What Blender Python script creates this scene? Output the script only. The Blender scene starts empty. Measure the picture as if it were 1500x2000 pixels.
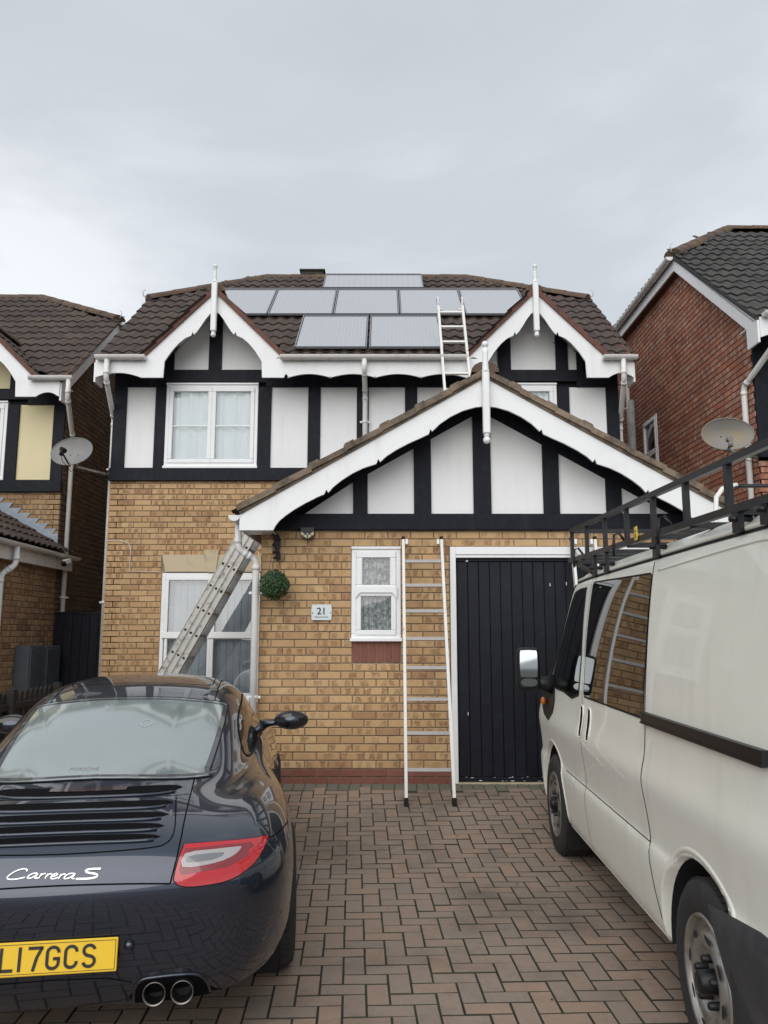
import bpy, math, random
from mathutils import Vector, Matrix, geometry
from mathutils.bvhtree import BVHTree
R = math.radians
rnd = random.Random(7)
scene = bpy.context.scene
C = scene.collection

# ------------------------------------------------------------ camera, sky, sun, exposure
EYE = Vector((0, 0, 1.40)); PITCH = R(8.6); FPX = 1560.0
cam = bpy.data.cameras.new('camera'); cam_o = bpy.data.objects.new('camera', cam); C.objects.link(cam_o)
cam.sensor_fit = 'VERTICAL'; cam.sensor_height = 24.0; cam.lens = FPX / 2000 * 24.0
cam.clip_end = 2000; cam.clip_start = .05
cam_o.location = EYE; cam_o.rotation_euler = (R(90) + PITCH, 0, 0)
scene.camera = cam_o

SUN_EL, SUN_AZ = R(34), R(196)      # azimuth clockwise from +Y: behind the camera, a little left
SKYLOC = (.35, .2, .1)
w = bpy.data.worlds.new('World'); scene.world = w; w.use_nodes = True
nt = w.node_tree; nt.nodes.clear(); N = nt.nodes.new; Lk = nt.links.new
out = N('ShaderNodeOutputWorld'); bg = N('ShaderNodeBackground'); bg2 = N('ShaderNodeBackground')
sky = N('ShaderNodeTexSky'); sky.sky_type = 'NISHITA'; sky.sun_disc = False
sky.sun_elevation = SUN_EL; sky.sun_rotation = SUN_AZ
bg.inputs['Strength'].default_value = .07; Lk(sky.outputs[0], bg.inputs['Color'])
tc = N('ShaderNodeTexCoord'); mp = N('ShaderNodeMapping'); mp.inputs['Scale'].default_value = (1, 1, 2.4)
mp.inputs['Location'].default_value = SKYLOC
Lk(tc.outputs['Generated'], mp.inputs['Vector'])
n1 = N('ShaderNodeTexNoise'); n1.inputs['Scale'].default_value = 1.5; n1.inputs['Detail'].default_value = 6; n1.inputs['Roughness'].default_value = .5
n1.inputs['Distortion'].default_value = .3
Lk(mp.outputs[0], n1.inputs['Vector'])
cr = N('ShaderNodeValToRGB'); Lk(n1.outputs['Fac'], cr.inputs['Fac'])
el = cr.color_ramp.elements
el[0].position = .30; el[0].color = (.40, .425, .46, 1)
el[1].position = .70; el[1].color = (.74, .76, .79, 1)
e = el.new(.50); e.color = (.455, .482, .515, 1)
e = el.new(.60); e.color = (.54, .565, .60, 1)
nrm_ = N('ShaderNodeVectorMath'); nrm_.operation = 'NORMALIZE'; Lk(tc.outputs['Generated'], nrm_.inputs[0])
dt = N('ShaderNodeVectorMath'); dt.operation = 'DOT_PRODUCT'; Lk(nrm_.outputs[0], dt.inputs[0])
dt.inputs[1].default_value = (-.47, .84, .27)        # thinner cloud low in the sky to the left
mr = N('ShaderNodeMapRange'); mr.interpolation_type = 'SMOOTHSTEP'; mr.inputs['From Min'].default_value = .93; mr.inputs['From Max'].default_value = 1.0; mr.inputs['To Max'].default_value = 1.0
Lk(dt.outputs['Value'], mr.inputs['Value'])
n2 = N('ShaderNodeTexNoise'); n2.inputs['Scale'].default_value = 4.5; n2.inputs['Detail'].default_value = 5; Lk(mp.outputs[0], n2.inputs['Vector'])
mr2 = N('ShaderNodeMapRange'); mr2.inputs['From Min'].default_value = .40; mr2.inputs['From Max'].default_value = .62; Lk(n2.outputs['Fac'], mr2.inputs['Value'])
mm = N('ShaderNodeMath'); mm.operation = 'MULTIPLY'; Lk(mr.outputs[0], mm.inputs[0]); Lk(mr2.outputs[0], mm.inputs[1])
sz = N('ShaderNodeSeparateXYZ'); Lk(nrm_.outputs[0], sz.inputs[0])
hz_ = N('ShaderNodeMapRange'); hz_.inputs['From Min'].default_value = .42; hz_.inputs['From Max'].default_value = .05; hz_.inputs['To Max'].default_value = .45; Lk(sz.outputs[2], hz_.inputs['Value'])
xa = N('ShaderNodeMix'); xa.data_type = 'RGBA'; Lk(hz_.outputs[0], xa.inputs[0]); Lk(cr.outputs[0], xa.inputs[6]); xa.inputs[7].default_value = (.52, .555, .60, 1)
xb = N('ShaderNodeMix'); xb.data_type = 'RGBA'; Lk(mm.outputs[0], xb.inputs[0]); Lk(xa.outputs[2], xb.inputs[6]); xb.inputs[7].default_value = (.66, .685, .715, 1)
Lk(xb.outputs[2], bg2.inputs['Color']); bg2.inputs['Strength'].default_value = 1.0
mx = N('ShaderNodeMixShader'); mx.inputs[0].default_value = .93
Lk(bg.outputs[0], mx.inputs[1]); Lk(bg2.outputs[0], mx.inputs[2]); Lk(mx.outputs[0], out.inputs['Surface'])

sun = bpy.data.lights.new('sun', 'SUN'); sun.energy = 1.5; sun.angle = R(70); sun.color = (1, .97, .93)
sun_o = bpy.data.objects.new('sun', sun); C.objects.link(sun_o)
sd = Vector((math.sin(SUN_AZ) * math.cos(SUN_EL), math.cos(SUN_AZ) * math.cos(SUN_EL), math.sin(SUN_EL)))
sun_o.rotation_euler = sd.to_track_quat('Z', 'Y').to_euler(); sun_o.location = (-4, -8, 12)
vs = scene.view_settings
scene.display_settings.display_device = 'sRGB'
vs.view_transform = 'Standard'; vs.look = 'None'; vs.gamma = 1; vs.use_curve_mapping = False; vs.exposure = 0.55
scene.cycles.max_bounces = 8; scene.cycles.transparent_max_bounces = 12

# ------------------------------------------------------------ projection used to rank pieces by size in view
cp, sp = math.cos(PITCH), math.sin(PITCH)
def in_view(p):
    x, y, z = p[0], p[1], p[2] - EYE.z
    d = y * cp + z * sp
    if d < .3: return None
    u = z * cp - y * sp
    px, py = 750 + FPX * x / d, 1000 - FPX * u / d
    return (px, py, d) if -20 < px < 1520 and -20 < py < 2020 else None

# ------------------------------------------------------------ materials
MATS = {}
def mat(name, col, rough=.6, metal=0, coat=0, bump=None, var=None, spec=.5, ior=None, streak=None):
    m = bpy.data.materials.new(name); m.use_nodes = True
    t = m.node_tree; b = t.nodes['Principled BSDF']
    b.inputs['Base Color'].default_value = (*col, 1); b.inputs['Roughness'].default_value = rough
    b.inputs['Metallic'].default_value = metal; b.inputs['Coat Weight'].default_value = coat
    b.inputs['Coat Roughness'].default_value = .03; b.inputs['Specular IOR Level'].default_value = spec
    if ior: b.inputs['IOR'].default_value = ior
    geo = t.nodes.new('ShaderNodeNewGeometry')
    if var:   # (scale, other colour, low, high): soft patches of another colour (wear, dirt, algae)
        n = t.nodes.new('ShaderNodeTexNoise'); n.inputs['Scale'].default_value = var[0]; n.inputs['Detail'].default_value = 6
        n.inputs['Roughness'].default_value = .65
        t.links.new(geo.outputs['Position'], n.inputs['Vector'])
        r = t.nodes.new('ShaderNodeMapRange'); r.inputs['From Min'].default_value = var[2]; r.inputs['From Max'].default_value = var[3]
        t.links.new(n.outputs['Fac'], r.inputs['Value'])
        x = t.nodes.new('ShaderNodeMix'); x.data_type = 'RGBA'
        x.inputs[6].default_value = (*col, 1); x.inputs[7].default_value = (*var[1], 1)
        t.links.new(r.outputs[0], x.inputs[0]); t.links.new(x.outputs[2], b.inputs['Base Color'])
    if streak:   # (streak colour, amount): faint vertical runs, rain dirt outdoors
        mp_ = t.nodes.new('ShaderNodeMapping'); mp_.inputs['Scale'].default_value = (14, 14, 1.1); t.links.new(geo.outputs['Position'], mp_.inputs[0])
        n = t.nodes.new('ShaderNodeTexNoise'); n.inputs['Scale'].default_value = 1; n.inputs['Detail'].default_value = 6; t.links.new(mp_.outputs[0], n.inputs['Vector'])
        n3 = t.nodes.new('ShaderNodeTexNoise'); n3.inputs['Scale'].default_value = 1.7; n3.inputs['Detail'].default_value = 3; t.links.new(geo.outputs['Position'], n3.inputs['Vector'])
        r = t.nodes.new('ShaderNodeMapRange'); r.inputs['From Min'].default_value = .5; r.inputs['From Max'].default_value = .75; r.inputs['To Max'].default_value = streak[1]; t.links.new(n.outputs['Fac'], r.inputs['Value'])
        r3 = t.nodes.new('ShaderNodeMapRange'); r3.inputs['From Min'].default_value = .4; r3.inputs['From Max'].default_value = .65; t.links.new(n3.outputs['Fac'], r3.inputs['Value'])
        mu = t.nodes.new('ShaderNodeMath'); mu.operation = 'MULTIPLY'; t.links.new(r.outputs[0], mu.inputs[0]); t.links.new(r3.outputs[0], mu.inputs[1])
        x = t.nodes.new('ShaderNodeMix'); x.data_type = 'RGBA'; x.inputs[6].default_value = (*col, 1); x.inputs[7].default_value = (*streak[0], 1)
        if b.inputs['Base Color'].links: t.links.new(b.inputs['Base Color'].links[0].from_socket, x.inputs[6])
        t.links.new(mu.outputs[0], x.inputs[0]); t.links.new(x.outputs[2], b.inputs['Base Color'])
    if bump:  # (scale, strength, distance)
        n = t.nodes.new('ShaderNodeTexNoise'); n.inputs['Scale'].default_value = bump[0]; n.inputs['Detail'].default_value = 8
        t.links.new(geo.outputs['Position'], n.inputs['Vector'])
        bp = t.nodes.new('ShaderNodeBump'); bp.inputs['Strength'].default_value = bump[1]; bp.inputs['Distance'].default_value = bump[2]
        t.links.new(n.outputs['Fac'], bp.inputs['Height']); t.links.new(bp.outputs[0], b.inputs['Normal'])
    MATS[name] = m
    return m

def island_random(t):
    """one random number per piece, for single pieces and for pieces joined in one mesh"""
    g = t.nodes.new('ShaderNodeNewGeometry'); o = t.nodes.new('ShaderNodeObjectInfo')
    a = t.nodes.new('ShaderNodeMath'); a.operation = 'ADD'
    t.links.new(g.outputs['Random Per Island'], a.inputs[0]); t.links.new(o.outputs['Random'], a.inputs[1])
    f = t.nodes.new('ShaderNodeMath'); f.operation = 'FRACT'; t.links.new(a.outputs[0], f.inputs[0])
    return g, f

def mnode(t, op, a, b=None, c=None):
    n = t.nodes.new('ShaderNodeMath'); n.operation = op
    for i, v in enumerate((a, b, c)):
        if v is None: continue
        if hasattr(v, 'is_linked') or hasattr(v, 'links'): t.links.new(v, n.inputs[i])
        else: n.inputs[i].default_value = v
    return n.outputs[0]
def mixc(t, f, a, b):
    x = t.nodes.new('ShaderNodeMix'); x.data_type = 'RGBA'
    for i, v in ((0, f), (6, a), (7, b)):
        if hasattr(v, 'links'): t.links.new(v, x.inputs[i])
        elif i == 0: x.inputs[0].default_value = v
        else: x.inputs[i].default_value = (*v, 1)
    return x.outputs[2]
def noise(t, vec, scale, detail=4, rough=.6, dim='3D', w=None):
    n = t.nodes.new('ShaderNodeTexNoise'); n.noise_dimensions = dim
    n.inputs['Scale'].default_value = scale; n.inputs['Detail'].default_value = detail; n.inputs['Roughness'].default_value = rough
    t.links.new(vec, n.inputs['Vector'])
    if w is not None: t.links.new(w, n.inputs['W'])
    return n.outputs['Fac']
def rng(t, v, a, b, c=0., d=1.):
    r = t.nodes.new('ShaderNodeMapRange'); t.links.new(v, r.inputs['Value'])
    for k, x in (('From Min', a), ('From Max', b), ('To Min', c), ('To Max', d)): r.inputs[k].default_value = x
    return r.outputs[0]

def piece_mat(name, ramp, mark=None, mark_amt=.0, fleck=None, grime=None, rough=.85, bump=(60, .35, .004), moss=None):
    """fired or cast pieces: colour drawn per piece from ramp, fired marks across the face, flecks, grime"""
    m = bpy.data.materials.new(name); m.use_nodes = True
    t = m.node_tree; b = t.nodes['Principled BSDF']; b.inputs['Roughness'].default_value = rough
    b.inputs['Specular IOR Level'].default_value = .3
    g, f = island_random(t); pos = g.outputs['Position']
    r = t.nodes.new('ShaderNodeValToRGB'); r.color_ramp.interpolation = 'LINEAR'
    els = r.color_ramp.elements
    for i, c in enumerate(ramp):
        p = i / (len(ramp) - 1)
        if i == 0: k = els[0]
        elif i == len(ramp) - 1: k = els[-1]
        else: k = els.new(p)
        k.position = p; k.color = (*c, 1)
    t.links.new(f.outputs[0], r.inputs['Fac'])
    col = r.outputs[0]
    n = noise(t, pos, 22, 5, .7)
    col = mixc(t, rng(t, n, .35, .7, 0, .35), col, [v * .72 for v in ramp[0]])
    if mark:
        uv = t.nodes.new('ShaderNodeUVMap'); sx = t.nodes.new('ShaderNodeSeparateXYZ'); t.links.new(uv.outputs[0], sx.inputs[0])
        r7 = mnode(t, 'FRACT', mnode(t, 'MULTIPLY', f.outputs[0], 37.7)); r9 = mnode(t, 'FRACT', mnode(t, 'MULTIPLY', f.outputs[0], 91.3))
        du = mnode(t, 'ABSOLUTE', mnode(t, 'SUBTRACT', sx.outputs[0], .5))
        pu = mnode(t, 'ABSOLUTE', mnode(t, 'SUBTRACT', du, rng(t, r7, 0, 1, .05, .38)))
        pv = mnode(t, 'ABSOLUTE', mnode(t, 'SUBTRACT', sx.outputs[1], .5))
        box = mnode(t, 'MAXIMUM', mnode(t, 'MULTIPLY', pu, 1.0), mnode(t, 'MULTIPLY', pv, .30))
        wob = mnode(t, 'MULTIPLY', mnode(t, 'SUBTRACT', noise(t, pos, 28, 4, .7), .5), .34)
        d = mnode(t, 'ADD', box, wob)
        ring = mnode(t, 'ABSOLUTE', mnode(t, 'SUBTRACT', d, .085))
        inside = rng(t, d, .05, .12, 1, 0); edge = rng(t, ring, .0, .045, 1, 0)
        mk = mnode(t, 'MAXIMUM', mnode(t, 'MULTIPLY', inside, .6), mnode(t, 'MULTIPLY', edge, .9))
        mk = mnode(t, 'MULTIPLY', mk, mnode(t, 'MULTIPLY', rng(t, r9, .15, .55), mark_amt))
        mk = mnode(t, 'MULTIPLY', mk, rng(t, noise(t, pos, 13, 3), .33, .55, .2, 1))
        col = mixc(t, mk, col, mark)
        fr = mnode(t, 'MULTIPLY', noise(t, pos, 90, 2), 1)
        col = mixc(t, rng(t, fr, .55, .8, 0, .25), col, [v * .55 for v in mark])
    if fleck:
        v = t.nodes.new('ShaderNodeTexVoronoi'); v.inputs['Scale'].default_value = fleck[1]; t.links.new(pos, v.inputs['Vector'])
        col = mixc(t, rng(t, v.outputs['Distance'], .10, .24, fleck[2], 0), col, fleck[0])
    if grime:
        col = mixc(t, rng(t, noise(t, pos, grime[1], 7, .7), grime[2], grime[3], 0, grime[4]), col, grime[0])
    if moss:
        a = rng(t, noise(t, pos, 2.2, 3), .45, .62); bb = rng(t, noise(t, pos, 28, 5, .7), .52, .62)
        col = mixc(t, mnode(t, 'MULTIPLY', mnode(t, 'MULTIPLY', a, bb), moss[1]), col, moss[0])
    t.links.new(col, b.inputs['Base Color'])
    bn = noise(t, pos, bump[0], 8, .65)
    bp = t.nodes.new('ShaderNodeBump'); bp.inputs['Strength'].default_value = bump[1]; bp.inputs['Distance'].default_value = bump[2]
    t.links.new(bn, bp.inputs['Height']); t.links.new(bp.outputs[0], b.inputs['Normal'])
    return m

def glass_mat(name, tint=(1, 1, 1), ior=1.5, base=0.0):
    m = bpy.data.materials.new(name); m.use_nodes = True; t = m.node_tree; t.nodes.clear()
    o = t.nodes.new('ShaderNodeOutputMaterial'); tr = t.nodes.new('ShaderNodeBsdfTransparent'); gl = t.nodes.new('ShaderNodeBsdfGlossy')
    tr.inputs[0].default_value = (*tint, 1); gl.inputs['Roughness'].default_value = .01
    fr = t.nodes.new('ShaderNodeFresnel'); fr.inputs[0].default_value = ior
    g = t.nodes.new('ShaderNodeNewGeometry'); n = t.nodes.new('ShaderNodeTexNoise'); n.inputs['Scale'].default_value = 1.6; n.inputs['Detail'].default_value = 1
    t.links.new(g.outputs['Position'], n.inputs['Vector'])
    bp = t.nodes.new('ShaderNodeBump'); bp.inputs['Strength'].default_value = .12; bp.inputs['Distance'].default_value = .03
    t.links.new(n.outputs['Fac'], bp.inputs['Height']); t.links.new(bp.outputs[0], gl.inputs['Normal'])
    mx = t.nodes.new('ShaderNodeMixShader')
    f = mnode(t, 'MAXIMUM', mnode(t, 'ADD', mnode(t, 'MULTIPLY', fr.outputs[0], 1.35), base), 0); f2 = mnode(t, 'MINIMUM', f, 1)
    t.links.new(f2, mx.inputs[0]); t.links.new(tr.outputs[0], mx.inputs[1]); t.links.new(gl.outputs[0], mx.inputs[2]); t.links.new(mx.outputs[0], o.inputs[0])
    return m

M = {}
M['buff'] = piece_mat('buff brick', [(0.509, 0.334, 0.169), (0.563, 0.379, 0.205), (0.476, 0.299, 0.153), (0.584, 0.404, 0.220), (0.433, 0.263, 0.138), (0.541, 0.354, 0.178), (0.357, 0.202, 0.112)],
    mark=(.17, .085, .05), mark_amt=.95, grime=((.30, .20, .12), 3, .5, .75, .35))
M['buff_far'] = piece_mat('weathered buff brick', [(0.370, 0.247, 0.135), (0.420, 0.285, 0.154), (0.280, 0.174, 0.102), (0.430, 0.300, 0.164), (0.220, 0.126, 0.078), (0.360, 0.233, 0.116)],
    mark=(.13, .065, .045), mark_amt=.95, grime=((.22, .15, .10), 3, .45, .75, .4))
M['buff_shaded'] = piece_mat('buff side brick with painted shade', [(.16, .105, .068), (.20, .13, .08), (.13, .08, .055), (.18, .12, .08), (.10, .06, .045)], mark=(.06, .035, .03), mark_amt=.8, grime=((.07, .055, .045), 3, .4, .7, .5))  # darkened buff brick: the shade of the passage is put into its colours
M['red'] = piece_mat('smooth red brick', [(.215, .085, .062), (.245, .10, .072), (.20, .078, .058), (.235, .10, .075)], grime=((.15, .07, .05), 9, .5, .8, .5))
M['red_rough'] = piece_mat('dragfaced red brick', [(0.369, 0.147, 0.093), (0.420, 0.161, 0.093), (0.319, 0.117, 0.078), (0.319, 0.161, 0.110), (0.459, 0.197, 0.116), (0.382, 0.222, 0.154)],
    mark=(.50, .41, .35), mark_amt=1.0, grime=((.12, .055, .045), 2.2, .45, .7, .5))
M['paver'] = piece_mat('concrete block paver', [(0.284, 0.220, 0.175), (0.297, 0.228, 0.179), (0.276, 0.218, 0.175), (0.314, 0.226, 0.172), (0.271, 0.218, 0.179), (0.297, 0.226, 0.176), (0.339, 0.237, 0.175), (0.284, 0.222, 0.176), (0.254, 0.208, 0.175)],
    fleck=((.50, .45, .38), 70, .35), grime=((.075, .068, .06), 1.1, .47, .70, .65), bump=(220, .6, .003))
M['paver_green'] = piece_mat('algae stained paver', [(.15, .15, .11), (.18, .165, .13), (.14, .145, .11)], fleck=((.40, .38, .32), 60, .25), bump=(200, .5, .003))
M['tile'] = piece_mat('brown concrete roof tile', [(0.073, 0.055, 0.049), (0.092, 0.068, 0.058), (0.060, 0.048, 0.045), (0.102, 0.076, 0.065), (0.079, 0.060, 0.054)],
    grime=((.035, .028, .028), 5, .45, .75, .6), moss=((.19, .15, .075), .35), bump=(90, .7, .006))
M['tile_dark'] = piece_mat('slate grey roof tile', [(.060, .058, .058), (.075, .072, .07), (.05, .05, .052)],
    grime=((.03, .03, .03), 5, .45, .75, .6), moss=((.19, .17, .07), .35), bump=(90, .7, .006))
M['ridge'] = piece_mat('clay ridge tile', [(.125, .085, .065), (.15, .098, .07), (.105, .075, .06)], grime=((.06, .045, .035), 6, .4, .7, .8), moss=((.24, .19, .07), .8), bump=(60, .7, .006))
M['verge_red'] = mat('red brown verge', (.15, .062, .045), .8, bump=(60, .5, .004), var=(9, (.07, .04, .035), .45, .7))
M['verge_grey'] = piece_mat('weathered verge tile', [(.23, .175, .125), (.27, .21, .155), (.18, .14, .105)], grime=((.06, .048, .04), 5, .42, .62, .9), bump=(60, .7, .006))
M['mortar'] = mat('mortar', (.30, .235, .165), .95, bump=(120, .5, .003), var=(3, (.14, .11, .085), .4, .7))
M['mortar_dark'] = mat('mortar_dark', (.19, .14, .12), .95, bump=(120, .5, .003))
M['joint'] = mat('joint sand', (.045, .04, .032), .98, bump=(150, .6, .004), var=(2, (.05, .06, .03), .45, .65))
M['render'] = mat('white render', (.82, .825, .83), .8, bump=(160, .25, .002), var=(1.2, (.76, .765, .76), .5, .8), streak=((.56, .55, .52), .22))
M['cream'] = mat('cream render', (.72, .64, .40), .8, bump=(160, .25, .002), var=(1.2, (.64, .57, .36), .5, .8), streak=((.54, .48, .32), .25))
M['timber'] = mat('black painted timber', (.008, .009, .015), .6, spec=.2, bump=(26, .35, .006), var=(12, (.016, .018, .025), .5, .75), streak=((.035, .037, .044), .4))
M['door'] = mat('black garage door paint', (.006, .007, .012), .5, spec=.25, bump=(30, .2, .003), var=(5, (.012, .014, .022), .5, .75), streak=((.03, .031, .037), .35))
M['upvc'] = mat('white plastic', (.80, .81, .82), .35, var=(2.5, (.70, .71, .71), .5, .85))
M['barge'] = mat('white painted board', (.80, .81, .82), .45, bump=(20, .1, .002), var=(2.5, (.72, .72, .70), .52, .8), streak=((.54, .52, .47), .3))
M['gutter'] = mat('weathered white gutter', (.72, .71, .69), .45, var=(7, (.40, .37, .34), .54, .8))
M['pipe'] = mat('white downpipe', (.76, .755, .74), .4, var=(6, (.62, .60, .57), .5, .8))
M['pipe_grey'] = mat('grey soil pipe', (.36, .36, .36), .5, var=(5, (.22, .22, .22), .5, .7))
M['stone'] = mat('cream cast stone', (.52, .44, .30), .85, bump=(70, .4, .003), var=(5, (.36, .29, .19), .48, .75))
M['lead'] = mat('lead flashing', (.25, .29, .34), .5, metal=.3, var=(20, (.40, .44, .48), .5, .75))
M['alu'] = mat('dull aluminium', (.50, .49, .46), .5, metal=.55, var=(14, (.20, .19, .17), .52, .68), bump=(40, .2, .002))
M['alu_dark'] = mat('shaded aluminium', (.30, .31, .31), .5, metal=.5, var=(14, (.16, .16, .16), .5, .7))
M['ladder_white'] = mat('white painted ladder', (.74, .73, .70), .5, var=(30, (.35, .27, .20), .62, .72))
M['steel'] = mat('bright steel rung', (.22, .215, .21), .4, metal=.85, var=(20, (.2, .19, .18), .5, .7))
M['rubber'] = mat('black rubber', (.010, .010, .011), .75, spec=.25, bump=(150, .3, .002))
M['blackplastic'] = mat('black plastic', (.010, .011, .013), .4, spec=.35, bump=(200, .15, .001))
M['blackmetal'] = mat('black coated steel', (.009, .010, .013), .38, spec=.35, var=(20, (.03, .03, .035), .5, .8))
M['dark'] = mat('dark interior', (.01, .011, .013), .9)
M['room'] = mat('room interior', (.10, .10, .10), .9)
M['curtain'] = mat('pale curtain', (.78, .84, .87), .9, streak=((.50, .56, .60), .7))  # darker vertical streaks in the colour mark the folds
M['blind'] = mat('vertical blind', (.62, .66, .70), .8, var=(4, (.48, .51, .54), .4, .7))
M['glass'] = glass_mat('window glass', (.93, .96, .96), 1.5, .05)
M['glass_dim'] = glass_mat('dim window glass', (.8, .84, .86), 1.5, .10)
M['leaf'] = piece_mat('artificial box leaf', [(.035, .075, .030), (.06, .12, .045), (.022, .05, .022), (.085, .15, .06)], rough=.5, bump=(200, .2, .001))
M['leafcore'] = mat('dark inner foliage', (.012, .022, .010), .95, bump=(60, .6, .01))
M['sign'] = mat('brushed sign plate', (.55, .60, .62), .4, metal=.3)
M['amber_glass'] = mat('warm lamp panel', (.42, .36, .20), .25, coat=.5)
M['yellow'] = mat('yellow sticker', (.72, .50, .04), .5)
M['dish'] = mat('grey dish', (.20, .205, .21), .55, var=(8, (.26, .24, .20), .45, .7))
M['dish_tan'] = mat('weathered dish', (.22, .215, .205), .6, var=(5, (.26, .205, .13), .42, .62))
M['cabinet'] = mat('grey meter cabinet', (.085, .095, .11), .5, var=(4, (.06, .065, .075), .5, .7))
M['fence'] = mat('dark stained wood', (.022, .019, .016), .8, bump=(30, .4, .004), var=(8, (.04, .033, .026), .5, .7))
M['asphalt'] = mat('asphalt', (.05, .05, .052), .9, bump=(120, .6, .004), var=(.7, (.07, .068, .066), .4, .7))
M['grass'] = mat('worn verge', (.085, .085, .06), .95, bump=(60, .8, .01), var=(1.5, (.11, .10, .08), .4, .7))

def solar_mat():
    """grey glazed solar cells with thin pale bus lines along the panel"""
    m = bpy.data.materials.new('solar cell glass'); m.use_nodes = True; t = m.node_tree; b = t.nodes['Principled BSDF']
    uv = t.nodes.new('ShaderNodeUVMap'); s = t.nodes.new('ShaderNodeSeparateXYZ'); t.links.new(uv.outputs[0], s.inputs[0])
    fx = mnode(t, 'ABSOLUTE', mnode(t, 'SUBTRACT', mnode(t, 'FRACT', mnode(t, 'MULTIPLY', s.outputs[0], 18)), .5))
    fy = mnode(t, 'ABSOLUTE', mnode(t, 'SUBTRACT', mnode(t, 'FRACT', mnode(t, 'MULTIPLY', s.outputs[1], 10)), .5))
    ln = mnode(t, 'MAXIMUM', rng(t, fx, .42, .5, 0, .9), rng(t, fy, .46, .5, 0, .35))
    g = t.nodes.new('ShaderNodeNewGeometry')
    n = noise(t, g.outputs['Position'], 26, 6, .7)
    base = mixc(t, rng(t, n, .35, .75), (.25, .262, .28), (.34, .352, .37))
    col = mixc(t, ln, base, (.42, .44, .47))
    t.links.new(col, b.inputs['Base Color']); b.inputs['Roughness'].default_value = .22; b.inputs['IOR'].default_value = 2.4
    b.inputs['Specular IOR Level'].default_value = .9
    b.inputs['Coat Weight'].default_value = 1; b.inputs['Coat Roughness'].default_value = .12; b.inputs['Coat IOR'].default_value = 1.8
    return m
M['solar'] = solar_mat()

def lace_mat():
    m = bpy.data.materials.new('lace curtain'); m.use_nodes = True; t = m.node_tree; b = t.nodes['Principled BSDF']
    g = t.nodes.new('ShaderNodeNewGeometry')
    n = noise(t, g.outputs['Position'], 20, 6, .8)
    col = mixc(t, rng(t, n, .42, .58), (.10, .12, .12), (.62, .66, .66))
    t.links.new(col, b.inputs['Base Color']); b.inputs['Roughness'].default_value = .95
    return m
M['lace'] = lace_mat()

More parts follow.
